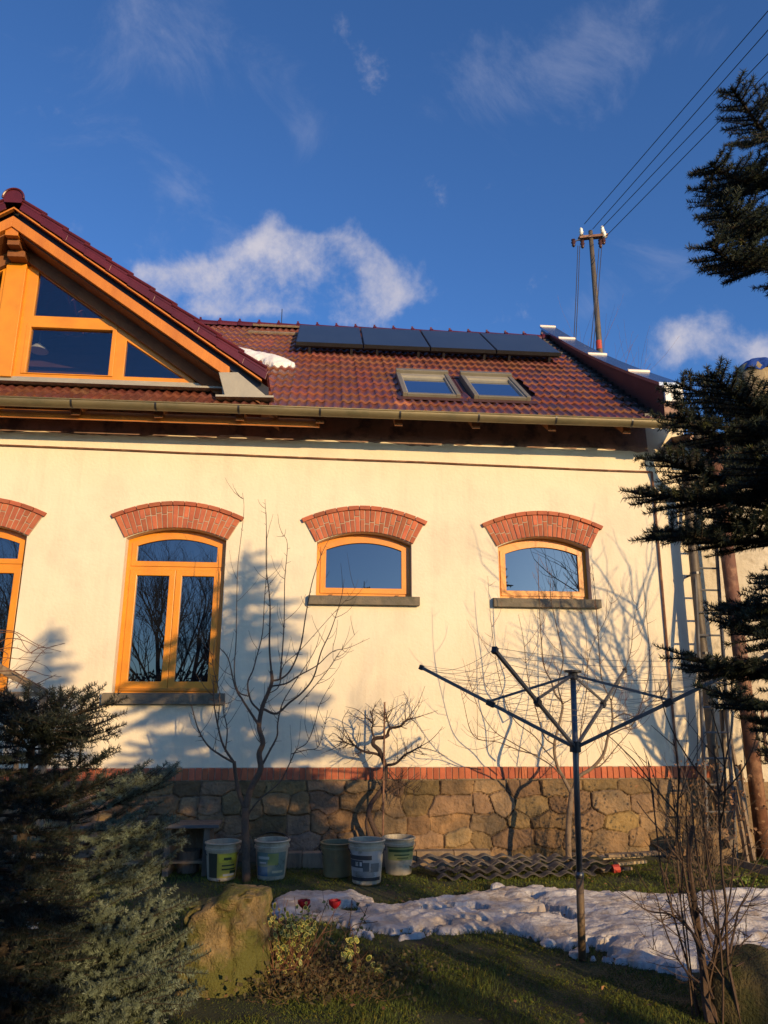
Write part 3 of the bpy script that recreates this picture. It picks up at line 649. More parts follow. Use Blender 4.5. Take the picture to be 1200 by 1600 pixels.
# ---------------------------------------------------------------- downpipe and things at the right corner
g = MB(); dx = float(atY(1077, 800, -.22)[0])
P = [(4.30+.42, -.68, 5.07), (4.72, -.66, 4.92), (4.70, -.55, 4.74), (4.67, -.35, 4.60), (dx+.0, -.24, 4.48), (dx, -.22, 4.3), (dx-.02, -.22, 2.5), (dx-.03, -.22, .3)]
P2 = []
for i in range(len(P)-1):
    for k in range(4): P2.append(tuple(np.array(P[i])*(1-k/4)+np.array(P[i+1])*k/4))
P2.append(P[-1]); g.tube(P2, .058, 14); dp = g.build('downpipe', greyp, house, smooth=True)
g = MB()
for z in (4.2, 3.3, 2.3, 1.2): g.lathe([(.059, -.015), (.066, -.015), (.066, .015), (.059, .015)], (dx-.01, -.22, z), 14); g.box((dx-.015, -.16, z-.012), (dx+.005, 0, z+.012))
g.build('pipe_clip', alu, dp)
g = MB(); g.tube([(4.42, -.68, 5.145), (4.80, -.68, 5.145)], .06, 10); g.build('gutter_outlet', zinc, gut)
# ================================================================== ANNEX AND THINGS BEHIND
ann = thing('annex_building', 'rough plastered annex adjoining the right end of the house behind the spruce', 'building', (7, 3, 0))
g = MB(); g.box((4.885, .04, -.2), (11, .35, 4.98)); g.box((4.885, .35, -.2), (5.1, 7, 4.98)); g.build('wall', plaster2, ann)
g = MB(); g.box((4.885, -.0, -.2), (11, .039, .78), (1.2, 1.15, 1.1)); g.build('plinth', stone, ann)
g = MB(); g.hexa([(4.7, -.5, 5.0), (11.3, -.5, 5.0), (11.3, 4, 6.3), (4.7, 4, 6.3), (4.7, -.5, 5.08), (11.3, -.5, 5.08), (11.3, 4, 6.38), (4.7, 4, 6.38)]); g.build('roof', brownsheet, ann)
g = MB(); g.box((4.9, -.45, 4.86), (11, -.42, 4.98)); g.build('fascia', darkw, ann)
p = atY(1178, 575, 2.2)
ck = thing('wrapped_chimney', 'round straw-coloured bundle under a crumpled blue tarp above the annex roof', 'chimney', (p[0], 2.2, 5.5))
straw = M('straw_matting', (.42, .33, .18), (.28, .21, .12), 10, .9, .6, 40, stretch=(4, 4, .5)); tarp = M('blue_tarpaulin', (.035, .09, .36), (.025, .06, .26), 5, .45, .7, 12, bdist=.03)
g = MB(); g.lathe([(.34, -1.4), (.36, -.3), (.33, -.1), (.24, .03), (.05, .06)], (p[0], 2.2, p[2]), 26); g.build('matting', straw, ck, smooth=True)
g = MB(); th = np.linspace(0, 2*pi, 41); rr = np.linspace(0.01, 1, 12); TH, RR = np.meshgrid(th, rr, indexing='ij')
Rr_ = .40*RR**.8*(1+.07*np.sin(TH*7)*RR); Zz = p[2]+.15-.30*RR**2.2+.03*fbm(np.cos(TH)*3*RR, np.sin(TH)*3*RR, 0, 3, 2)+.04*np.sin(TH*7)*RR**3-.12*RR**3*(np.cos(TH) > .2)
g.grid(np.stack([p[0]+.06+Rr_*np.cos(TH), 2.2+Rr_*np.sin(TH), Zz], -1)); g.build('tarpaulin', tarp, ck, smooth=True)
# utility pole
YPo = 13.
up = thing('utility_pole', 'rusty steel utility pole with insulators on a short crossarm rising behind the roof', 'pole', (float(atY(937, 545, YPo)[0]), YPo, 0))
T1 = atY(922.5, 361, YPo); B1_ = atY(937, 545, YPo); dirp = (T1-B1_)/np.linalg.norm(T1-B1_)
g = MB(); g.tube([B1_-dirp*9, B1_, T1], [.12, .10, .075], 12); g.build('pole', greyp, up, smooth=True)
redp = M('red_paint', (.45, .05, .03), None, 6, .6)
g = MB(); b_ = atY(935.5, 533, YPo); g.tube([b_-dirp*.32, b_], .105, 12); g.build('red_sleeve', redp, up)
cl = atY(904, 373, YPo); cr_ = atY(948, 369, YPo); g = MB(); g.beam(cl, cr_, .1, .11); g.beam(cl+np.array([0, -.1, 0]), cr_+np.array([0, -.1, 0]), .03, .09); g.build('crossarm', rustp, up)
porc = M('white_porcelain', (.8, .78, .72), None, 4, .2); brp = M('brown_porcelain', (.07, .03, .02), None, 4, .25)
def insul(px, py, mat, h=.22, flip=1):
    c = atY(px, py, YPo-.08); g = MB(); g.lathe([(.02, -h*.5), (.075, -h*.45), (.05, -h*.2), (.085, -h*.1), (.045, h*.2), (.07, h*.28), (.03, h*.5), (.005, h*.52)], c, 14, axis=(0, 0, flip)); g.build('insulator', mat, up, smooth=True); return c
i1 = insul(908, 362, porc, .30); i2 = insul(941, 359, porc, .3); i3 = insul(944, 366, porc, .28)
insul(896, 380, brp, .3, -1); insul(910, 382, brp, .3, -1); insul(938, 381, brp, .34, -1); insul(943, 377, brp, .26, -1)
g = MB(); g.beam(atY(896, 378, YPo-.08), atY(906, 374, YPo-.08), .03, .03); g.build('bracket', alu, up)
top = [('uppermost of the four overhead wires, from the left end of the crossarm', (913, 350), (1200, 17)), ('second overhead wire from the top, from the head of the utility pole', (926, 358), (1200, 47)),
       ('third overhead wire from the top, from the white insulator at the crossarm right', (941, 355), (1200, 84)), ('lowest of the four overhead wires, from the right tip of the crossarm', (948, 368), (1200, 112))]
for lb, a, b in top:
    A = atY(*a, YPo-.08); d = ray(*b); t = (A[2]+.1-CAM[2])/d[2]; B = CAM+d*t; E_ = A+(B-A)*2.2
    P = [A+(E_-A)*t-np.array([0, 0, .5])*4*t*(1-t)*0 for t in np.linspace(0, 1, 14)]
    g = MB(); g.tube(P, .013, 5); tag(g.build('overhead_wire', wire), lb, 'wire', 'overhead wires from the utility pole')
for lb, a, b in (('outer left service cable dropping from the crossarm to behind the roof', (903, 384), (896.5, 535)), ('second service cable from the left dropping from the crossarm', (906, 384), (899.5, 535)),
                 ('third service cable from the left, close beside the utility pole', (936, 388), (923, 540)), ('service cable nearest the pole, dropping from the right insulators', (940, 388), (927.5, 540))):
    A = atY(*a, YPo-.08); B = atY(*b, 9.5); B = A+(B-A)*1.1; g = MB(); g.tube([A, (A+B)/2-np.array([0, 0, .08]), B], .013, 5); tag(g.build('service_cable', wire), lb, 'cable', 'cables dropping from the utility pole')
# ------------------------------------------------------------------ right corner
alum = M('ladder_aluminium', (.12, .12, .125), (.085, .085, .09), 5, .75, metal=.1)
lt = atY(1098, 742, -.15); lb_ = atY(1118, 1250, -.55)
ld = thing('ladder', 'slim grey ladder put in place of a ladder shadow on the wall right of the brown-grey downpipe', 'ladder', (lb_[0], -.55, 0))
A0 = np.array([lt[0], -.10, 4.6]); A1_ = np.array([lb_[0]-.02, -.60, 0.0])  # grey ladder built where a ladder-shaped shadow falls on the wall
for s in (-1, 1):
    g = MB(); g.beam(A1_+np.array([s*.16, 0, 0]), A0+np.array([s*.15, 0, 0]), .022, .05, up=(0, 1, 0)); g.build('rail', alum, ld)
for k in range(16):
    q = A1_+(A0-A1_)*(.05+k*.062); g = MB(); g.tube([q-np.array([.15, 0, 0]), q+np.array([.15, 0, 0])], .013, 6); g.build('rung', alum, ld)
g = MB(); x = float(atY(1160, 1050, -.37)[0]); g.tube([(x, -.37, 0), (x, -.37, 2), (x-.01, -.36, 5.0)], .085, 16)
tag(g.build('rusty_pipe', rustp, smooth=True), 'thick rust-brown upright pipe against the annex wall beside the leaning boards', 'pipe')
def leanboard(name, lb, a, ya, b, yb, w, h, mat, cat, group=None):
    p = atY(*a, ya); q = atY(*b, yb); g = MB(); n = 5
    for i in range(n): g.beam(p+(q-p)*i/n, p+(q-p)*(i+1)/n, w*(1+.1*random.uniform(-1, 1)), h, up=(0, -1, .01), tint=(1, 1, 1))
    return tag(g.build(name, mat), lb, cat, group)
G1 = 'stakes and boards leaning on the annex wall'
leanboard('wooden_stake', 'long thin pale stake leaning just right of the downpipe', (1132, 1108), -.2, (1178, 1345), -.9, .03, .045, oldw, 'stake', G1)
leanboard('wooden_stake', 'short grey stake leaning left of the long pale stake', (1127, 1110), -.15, (1134, 1200), -.3, .03, .04, greyw, 'stake', G1)
leanboard('wooden_board', 'broad pale weathered board standing between the stakes and the rusty pipe', (1155, 1196), -.3, (1172, 1345), -.75, .02, .10, oldw, 'board', G1)
leanboard('wooden_board', 'narrow split board with a dark edge in front of the broad pale board', (1147, 1230), -.5, (1168, 1350), -.9, .025, .06, oldw, 'board', G1)
leanboard('wooden_stake', 'dark stake at the frame edge right of the rusty pipe', (1178, 1110), -.3, (1188, 1195), -.4, .03, .035, greyw, 'stake', G1)
leanboard('wooden_stake', 'reddish-brown stake outermost at the right edge of the photo', (1190, 1100), -.3, (1198, 1190), -.4, .025, .03, rustp, 'stake', G1)
leanboard('timber_beam', 'squared grey timber lying slanted by the stake feet right of the bare bush', (1135, 1343), -1.1, (1215, 1366), -1.6, .07, .09, greyw, 'timber')
leanboard('timber_beam', 'dark round log end propped beside the stakes above the slanted timber', (1122, 1308), -.6, (1146, 1318), -.9, .09, .09, greyw, 'timber')
g = MB(); q = atY(1128, 1345, -.8); g.box((q[0]-.09, -.8, 0), (q[0]+.13, -.6, .33), (1.1, 1, .9)); tag(g.build('stone_block', stone, bevel=.03), 'tan stone block on the ground behind the bare bush near the stakes', 'stone')
# ------------------------------------------------------------------ things along the wall foot
g = MB(); x0 = -.55
for i in range(6): g.box((x0+i*.41, -.50+.004*random.random(), -.02), (x0+i*.41+.405, -.36, .135+.004*random.random()), rt(.85, 1.2))
tag(g.build('foot_beam', oldw, bevel=.008), 'long squared timber lying along the foot of the stone plinth behind the buckets', 'timber')
corr = M('corrugated_fibre_cement', (.13, .115, .10), (.08, .07, .06), 6, .85, .5, 50)
cl_ = ['nearest and lowest', '', 'second nearest', 'third nearest', '', 'fourth nearest', 'fifth nearest', '', 'farthest and highest']
for k in (0, 2, 3, 5, 6, 8):
    x0 = random.uniform(.92, 1.7) if k else 1.2; x1 = random.uniform(2.5, 3.35); nx = 110; g = MB(); ph = random.uniform(0, 6); wl = random.uniform(.15, .2); yf = -1.28+k*.055
    X = np.linspace(x0, x1, nx); Zc = .030+k*.012+.019*np.sin(X*2*pi/wl+ph)*(1+.2*np.sin(X*2+k))+.010*np.sin(X*3+k*2)
    V = []
    for x, z in zip(X, Zc): V += [(x, yf, z-.003), (x, yf+.10, z+.004), (x, yf+.10, z+.009), (x, yf, z+.003)]
    g.add(V, [(4*i+a, 4*i+(a+1) % 4, 4*i+4+(a+1) % 4, 4*i+4+a) for i in range(nx-1) for a in range(4)], rt(.45, 1.25))
    tag(g.build('corrugated_strip', corr), cl_[k]+' dark wavy strip in the pile of corrugated edging by the plinth', 'edging strip', 'pile of wavy edging strips')
pal = M('cut_board', (.52, .42, .27), (.40, .31, .19), 6, .7, .4, 50, stretch=(.6, 3, 3))
for i, (a, b, zz, lb) in enumerate((((940, 1353), (1003, 1348), .14, 'upper pale plank on the small woodpile beyond the clothes dryer pole'), ((962, 1355), (1008, 1358), .09, 'short pale plank in the middle of the small woodpile'), ((935, 1362), (985, 1362), .035, 'grey-brown bottom plank of the small woodpile'), ((948, 1343), (1030, 1347), .18, 'long dark plank lying across the top of the small woodpile'))):
    p = atY(*a, -1.0-.04*i); q = atY(*b, -.95-.04*i); p[2] = zz; q[2] = zz+.01; g = MB(); g.beam(p, q, .10, .028); tag(g.build('plank', pal if i < 2 else oldw, bevel=.003), lb, 'plank', 'small woodpile by the plinth')
q = atY(955, 1359, -1.12); g = MB(); g.lathe([(.001, 0), (.04, 0), (.04, .07), (.001, .07)], (q[0], -1.16, .06), 14, axis=(1, 0, .1)); tag(g.build('tin_can', redp), 'small red tin stuck in the woodpile', 'tin')
# buckets
plw = M('bucket_plastic', (.46, .41, .31), (.35, .31, .22), 5, .5, .2, 30, c3=(.24, .21, .16), s3=6, t3=(.52, .68))
plo = M('bucket_plastic_olive', (.22, .20, .10), (.15, .13, .07), 5, .5, .2, 30)
lab = M('bucket_label', (1, 1, 1), (.75, .75, .72), 8, .5, c3=(.35, .33, .28), s3=9, t3=(.56, .7))
soil = M('bucket_content', (.06, .045, .03), (.03, .025, .02), 12, .9)
def bucket(px, py, R, H, mat, lb, design, rot=0, tilt=0):
    c = atZ(px, py, 0); c[1] += R*.8; t = thing('bucket', lb, 'bucket', c, 'old plastic buckets along the plinth'); rb = R*.80
    g = MB(); g.lathe([(.001, .004), (rb-.01, .0), (rb, .01), (rb+(R-rb)*.78, H*.80), (R+.005, H*.80), (R+.006, H*.86), (R-.004, H*.865), (R, H*.97), (R-.006, H*.97), (rb-.004, .02), (.001, .02)], c, 36); b = g.build('body', mat, t, smooth=False)
    g = MB(); g.lathe([(R-.007, H*.965), (R+.010, H*.955), (R+.012, H*.99), (R+.004, H), (R-.008, H), (R-.007, H*.965)], c, 36); g.build('rim', mat, t, smooth=True)
    g = MB(); g.lathe([(.001, H*.62), (R-.03, H*.6)], c, 20); g.build('content', soil, t)
    g = MB(); n = 12; s_ = 1 if rot >= 0 else -1
    P = [c+np.array([cos(a)*(R+.014), -.02-sin(a)*R*(.45 if design != 'b' else -.55), H*.88+(-.12 if design != 'b' else .10)*sin(a)]) for a in np.linspace(0, pi, n)]
    g.tube(P, .0035, 5); g.build('handle', alu, t)
    if design is None: return t
    g = MB()
    def patch(a0, a1, z0, z1, col, off=.0015):
        m_ = max(2, int((a1-a0)/.08)); V = []
        for a in np.linspace(a0, a1, m_+1):
            for z in (z0, z1):
                rr = rb+(R-rb)*z/(H)*1.0+.0+off
                rr = rb+(R-rb)*.78*(z/(H*.80))+off
                V.append(c+np.array([rr*sin(a+rot), -rr*cos(a+rot), z]))
        g.add(V, np.array([(2*i, 2*i+2, 2*i+3, 2*i+1) for i in range(m_)]), col)
    h = H
    if design == 'a':
        patch(-.95, 1.15, h*.10, h*.74, (.50, .42, .06)); patch(-.2, 1.1, h*.50, h*.70, (.62, .55, .05), .0022); patch(-.95, -.3, h*.10, h*.74, (.04, .045, .03), .003); patch(.0, 1.0, h*.30, h*.34, (.03, .03, .02), .003); patch(.0, .9, h*.40, h*.44, (.05, .05, .03), .003); patch(.1, 1.0, h*.14, h*.2, (.5, .5, .45), .003); patch(.55, 1.1, h*.2, h*.28, (.02, .05, .02), .003); patch(.1, .6, h*.56, h*.63, (.05, .05, .02), .003)
    elif design == 'b':
        patch(-1.1, 1.1, h*.12, h*.72, (.16, .22, .20)); patch(-1.1, -.2, h*.12, h*.36, (.06, .13, .24), .002); patch(-.2, .5, h*.4, h*.7, (.26, .30, .10), .002); patch(-.9, -.1, h*.55, h*.62, (.5, .5, .45), .003); patch(.1, .9, h*.2, h*.26, (.5, .45, .3), .003); patch(-.8, -.3, h*.44, h*.48, (.5, .5, .5), .003)
    elif design == 'c':
        patch(-1.2, 1.2, h*.16, h*.78, (.42, .41, .40)); patch(-1.2, 1.2, h*.10, h*.18, (.03, .035, .045), .002); patch(-1.2, .45, h*.58, h*.68, (.035, .04, .05), .003); patch(-1.2, -.1, h*.40, h*.57, (.06, .07, .09), .003); patch(-.6, -.4, h*.44, h*.53, (.6, .6, .6), .004); patch(-.3, -.16, h*.44, h*.53, (.6, .6, .6), .004)
        patch(-.1, .3, h*.32, h*.52, (.10, .11, .12), .003); patch(.4, 1.0, h*.30, h*.50, (.18, .18, .18), .003)
        for q in range(6): patch(-.9, .8-.2*random.random(), h*(.195+q*.022), h*(.205+q*.022), (.12, .12, .13), .003)
    else:
        patch(-1.0, 1.1, h*.42, h*.76, (.34, .36, .14)); patch(-.9, 1.0, h*.64, h*.71, (.05, .10, .04), .002); patch(-.5, .6, h*.54, h*.58, (.05, .10, .04), .003); patch(-.3, .5, h*.46, h*.50, (.10, .14, .05), .003); patch(-1.0, 1.1, h*.755, h*.775, (.05, .07, .03), .002)
    g.build('label', lab, t); return t
bucket(343, 1378, .170, .345, plw, 'white bucket with a yellow label and dark round mark, leftmost of the buckets', 'a', .1)
bucket(422, 1377, .170, .36, plw, 'white bucket with blue and green label and raised wire handle, beside the tree trunk', 'b', .0)
bucket(527, 1373, .168, .32, plo, 'dark olive bucket without label, left of the white one with the black label', None)
bucket(574, 1384, .172, .39, plw, 'white bucket with black and grey label, nearest and tallest of the group below the vine', 'c', -.2)
bucket(625, 1369, .165, .35, plw, 'cream bucket with green lettered label, rightmost of the buckets', 'd', .1)
c = atZ(293, 1362, 0); g = MB(); g.lathe([(.001, 0), (.11, 0), (.125, .2), (.13, .21), (.11, .21), (.09, .04), (.001, .04)], c, 20); tag(g.build('plant_pot', greyw), 'small dark pot in the shade under the end of the low bench', 'pot')
# bench
bl = atY(205, 1291, -.95); br = atY(340, 1290, -.95)
be = thing('low_bench', 'low wooden bench with a bright metal edge strip against the plinth, left of the buckets', 'bench', ((bl[0]+br[0])/2, -.8, 0))
zt2 = float(br[2]); g = MB()
for k in range(3): g.box((bl[0]-.5, -.93+k*.14, zt2-.03), (br[0], -.93+k*.14+.135, zt2), rt(.8, 1.2))
g.build('seat', greyw, be, bevel=.004); g = MB(); g.box((bl[0]-.5, -.945, zt2-.022), (br[0]+.01, -.9305, zt2+.006)); g.build('edge_strip', alum, be)
g = MB(); g.box((bl[0]-.5, -.55, .13), (br[0]-.10, -.53, zt2-.035)); g.build('back_panel', oldw, be)
for xx in (bl[0]-.4, (bl[0]+br[0])/2-.1, br[0]-.14):
    g = MB(); g.box((xx, -.9, 0), (xx+.06, -.56, zt2-.0305)); g.build('leg', greyw, be)
g = MB(); g.box((bl[0]-.5, -.80, .10), (br[0]-.05, -.56, .125)); g.build('lower_shelf', oldw, be)
# rotary clothes dryer
hb = atZ(910, 1500, 0); hx, hy = float(hb[0]), float(hb[1])
dr = thing('rotary_clothes_dryer', 'open grey rotary clothes dryer with empty lines standing on the lawn at the snow edge', 'clothes dryer', (hx, hy, 0))
ht = atY(895, 1165, hy); hc = atY(895, 1050, hy); tx = float(hc[0])-hx; zh = float(ht[2]); zc_ = float(hc[2])
ax_ = lambda z: np.array([hx+tx*z/zc_, hy, z])
g = MB(); g.tube([ax_(.0), ax_(.52)], .026, 14); g.build('ground_tube', steelw, dr, smooth=True)
g = MB(); g.tube([ax_(.52), ax_(zc_-.03)], .021, 14); g.tube([ax_(.50), ax_(.54)], .029, 14); g.build('pole', steel, dr, smooth=True)
dk = M('dark_plastic', (.02, .022, .026), None, 5, .5)
g = MB(); g.tube([ax_(zh-.045), ax_(zh+.03)], .040, 14); hub_ = g.build('hub', dk, dr)
g = MB(); g.tube([ax_(zc_-.05), ax_(zc_-.005)], .034, 12); g.tube([ax_(zc_-.004), ax_(zc_+.012)], .062, 14); g.build('top_cap', dk, dr)
Rt = 1.30; zt3 = 1.955; tips = []; g_l = MB(); nl = 10
for aa in (146, -124, -34, 56):
    a = radians(aa)-YAW; d = np.array([cos(a), sin(a), 0]); b0 = ax_(zh)+d*.03; tip = np.array([hx+tx, hy, zt3])+d*Rt; tips.append((b0, tip))
    g = MB(); g.beam(b0, tip, .020, .025); am = g.build('arm', steel, dr, bevel=.003)
    g = MB(); g.beam(tip-(tip-b0)*.012, tip+(tip-b0)*.008, .032, .038); g.build('end_cap', dk, am)
    md = b0+(tip-b0)*.50; g = MB(); g.beam(ax_(zc_-.03)+d*.03, md+np.array([0, 0, .02]), .010, .018); st = g.build('strut', steel, dr)
    g = MB(); g.beam(md-(tip-b0)*.022, md+(tip-b0)*.022, .034, .042); g.build('joint', dk, st)
for k in range(4):
    (a0, a1), (c0, c1) = tips[k], tips[(k+1) % 4]
    for j in range(nl):
        f = .30+.69*j/(nl-1); p = a0+(a1-a0)*f+np.array([0, 0, .02]); q = c0+(c1-c0)*f+np.array([0, 0, .02]); L_ = np.linalg.norm(q-p); sag = .02+.035*L_*random.uniform(.5, 1.4)
        g_l.tube([p+(q-p)*t-np.array([0, 0, sag*4*t*(1-t)]) for t in np.linspace(0, 1, 12)], .0014, 4, cap=False)
g_l.build('clothes_line', cordm, dr)
# rock
q0 = atZ(352, 1545, 0); rx0, ry0 = float(q0[0])-.06, float(q0[1])+.18
nt_, nh_ = 120, 90; th = np.linspace(0, 2*pi, nt_); tt = np.linspace(0, 1, nh_); TH, TTt = np.meshgrid(th, tt, indexing='ij')
cx, sx = np.cos(TH), np.sin(TH); sup = (np.abs(cx)**2.5+np.abs(sx)**2.5)**(-1/2.5)
side = np.clip(TTt/.80, 0, 1); topk = np.clip((TTt-.80)/.20, 0, 1)
prx = (.315-.065*side)*sup*cx*(1-topk**1.6); pry = (.25-.05*side)*sup*sx*(1-topk**1.6)
prx = prx+.055*side
hloc = .44+.075/(1+np.exp(-(prx+.02)/.018))+.0*prx
pz_ = hloc*(1-(1-side)**1.0)*.0+hloc*side-.0*topk
pz_ = pz_+topk**.7*.03
X_, Y_, Z_ = rx0+prx, ry0+pry, pz_
nrm = np.stack([cx*sup, sx*sup, topk*1.2], -1); nrm /= np.linalg.norm(nrm, axis=-1)[..., None]
dsp = .050*fbm(X_*4, Y_*4, Z_*4, 5, 31)+.030*fbm(X_*13, Y_*13, Z_*13, 5, 35)
cr1 = np.abs(fbm(X_*5+3, Y_*5, Z_*3, 3, 44)); dsp = dsp-.045*np.clip(1-cr1/.06, 0, 1)
notch = np.exp(-((prx+.03)/.03)**2)*np.clip((Z_-.42)/.2, 0, 1)*.05
P = np.stack([X_, Y_, Z_-.03], -1)+nrm*(dsp-notch)[..., None]
P[-1] = P[0]
rockm = M('mossy_rock', (.30, .215, .10), (.15, .11, .055), 16, .9, 1.0, 70, c3=(.095, .095, .02), s3=5, t3=(.40, .55), bdist=.02)
topmoss = np.where((Z_ > .50)[..., None] & (prx < .05)[..., None], np.array([.50, .62, .32]), np.array([1., 1., 1.]))
g = MB(); g.grid(P, topmoss); o = g.build('rock', rockm, smooth=True); tag(o, 'upright mossy ochre boulder with a notched top standing in the garden bed', 'rock')
q1 = atZ(1195, 1600, 0); g = MB(); th = np.linspace(0, 2*pi, 40); ph = np.linspace(.02, pi/2, 20); TH, PH = np.meshgrid(th, ph, indexing='ij')
X_ = q1[0]+.05+.30*np.sin(PH)*np.cos(TH); Y_ = q1[1]+.15+.22*np.sin(PH)*np.sin(TH); Z_ = .32*np.cos(PH)**.7+.03*fbm(X_*8, Y_*8, 0, 3, 3); Z_[-1] = Z_[0]
g.grid(np.stack([X_, Y_, Z_], -1), (.35, .38, .3)); tag(g.build('rock', rockm, smooth=True), 'low dark mossy rock in the lower right corner behind the bush stems', 'rock')
# left: trellis frame, white board
tf_ = thing('garden_trellis', 'weathered wooden trellis with a sloping top rail rising behind the dark spruce at the left', 'frame', (float(atY(60, 1090, -.9)[0]), -.9, 0))
for nm, a, b, w, h in (('top_rail', (-60, 1012), (72, 1083), .05, .075), ('cross_rail', (-60, 1086), (70, 1084), .05, .05), ('post', (68, 1083), (60, 1395), .07, .07), ('post', (26, 1085), (22, 1395), .035, .045)):
    p = atY(*a, -.9 if nm != 'cross_rail' else -.86); q = atY(*b, -.9 if nm != 'cross_rail' else -.86); q[2] = max(q[2], 0); g = MB(); g.beam(p, q, w, h, up=(0, 1, 0) if nm == 'post' else (0, 0, 1)); g.build(nm, oldw, tf_, bevel=.004)
p = atZ(48, 1452, 0); g = MB(); whb = M('white_board', (.75, .72, .65), (.6, .57, .5), 5, .6)
g.hexa([(p[0]-.03, p[1], .0), (p[0]+.06, p[1]+.02, .0), (p[0]+.06, p[1]+.04, .0), (p[0]-.03, p[1]+.02, .0), (p[0]-.09, p[1], .26), (p[0]-.0, p[1]+.02, .26), (p[0]-.0, p[1]+.04, .26), (p[0]-.09, p[1]+.02, .26)]); tag(g.build('white_board', whb), 'small sunlit white board leaning on the grass beside the dark spruce', 'board')
# metal rod in the vine
g = MB(); p = atY(601, 1097, -.37); g.tube([(p[0]-.02, -.37, 0), (p[0], -.37, p[2])], .011, 7); tag(g.build('vine_support_rod', rustp), 'thin rusty metal rod standing upright through the old grapevine', 'rod')
# ================================================================== VEGETATION
def crv(P, n=6):
    P = [np.array(p, float) for p in P]
    if len(P) < 3: return [P[0]+(P[-1]-P[0])*t for t in np.linspace(0, 1, n)]
    Q = [2*P[0]-P[1]]+P+[2*P[-1]-P[-2]]; o = []
    for i in range(1, len(Q)-2):
        for t in np.linspace(0, 1, n, endpoint=False):
            a, b, c, d = Q[i-1:i+3]; o.append(.5*((2*b)+(c-a)*t+(2*a-5*b+4*c-d)*t*t+(3*b-3*c+d-a)*t**3))
    o.append(P[-1]); return o
def unit(v): v = np.asarray(v, float); return v/(np.linalg.norm(v)+1e-9)
def shoot(mb, p, d, L, r, wig=.15, up=.25, n=7, sub=0, subL=.4, seg=4, subang=.7):
    """one twig; may carry side twigs"""
    pts = [np.array(p, float)]; d = unit(d); st = L/n
    for i in range(n):
        d = unit(d+rng.normal(0, wig, 3)*.5+np.array([0, 0, up])*.3); pts.append(pts[-1]+d*st)
    mb.tube(pts, [r, r*.45], seg, cap=False)
    for k in range(sub):
        i = int(rng.integers(1, n)); dd = unit(pts[i+1]-pts[i]) if i < n else d
        a = rng.normal(0, 1, 3); a -= dd*np.dot(a, dd); a = unit(a)
        shoot(mb, pts[i], dd*cos(subang)+a*sin(subang), L*subL*rng.uniform(.5, 1.1), r*.6, wig, up, max(4, n-2), sub//2 if sub > 2 else 0, subL, 3, subang)
    return pts
def limb(mb, px, y, r, jit=.03, y1=None, seg=7):
    y1 = y if y1 is None else y1; n = len(px)
    P = [atY(a, b, y+(y1-y)*i/(n-1)+random.uniform(-jit, jit)*(0 < i)) for i, (a, b) in enumerate(px)]
    P = crv(P, 5); mb.tube(P, r, seg); return P
def spurs(mb, P, n, L, r, t0=.2, up=.3, sub=0):
    for k in range(n):
        i = int(rng.uniform(t0, .98)*(len(P)-1)); d = unit(P[min(i+1, len(P)-1)]-P[i-1]); a = rng.normal(0, 1, 3); a -= d*np.dot(a, d)
        shoot(mb, P[i], d*.5+unit(a), L*rng.uniform(.4, 1.3), r, .2, up, 5, sub)
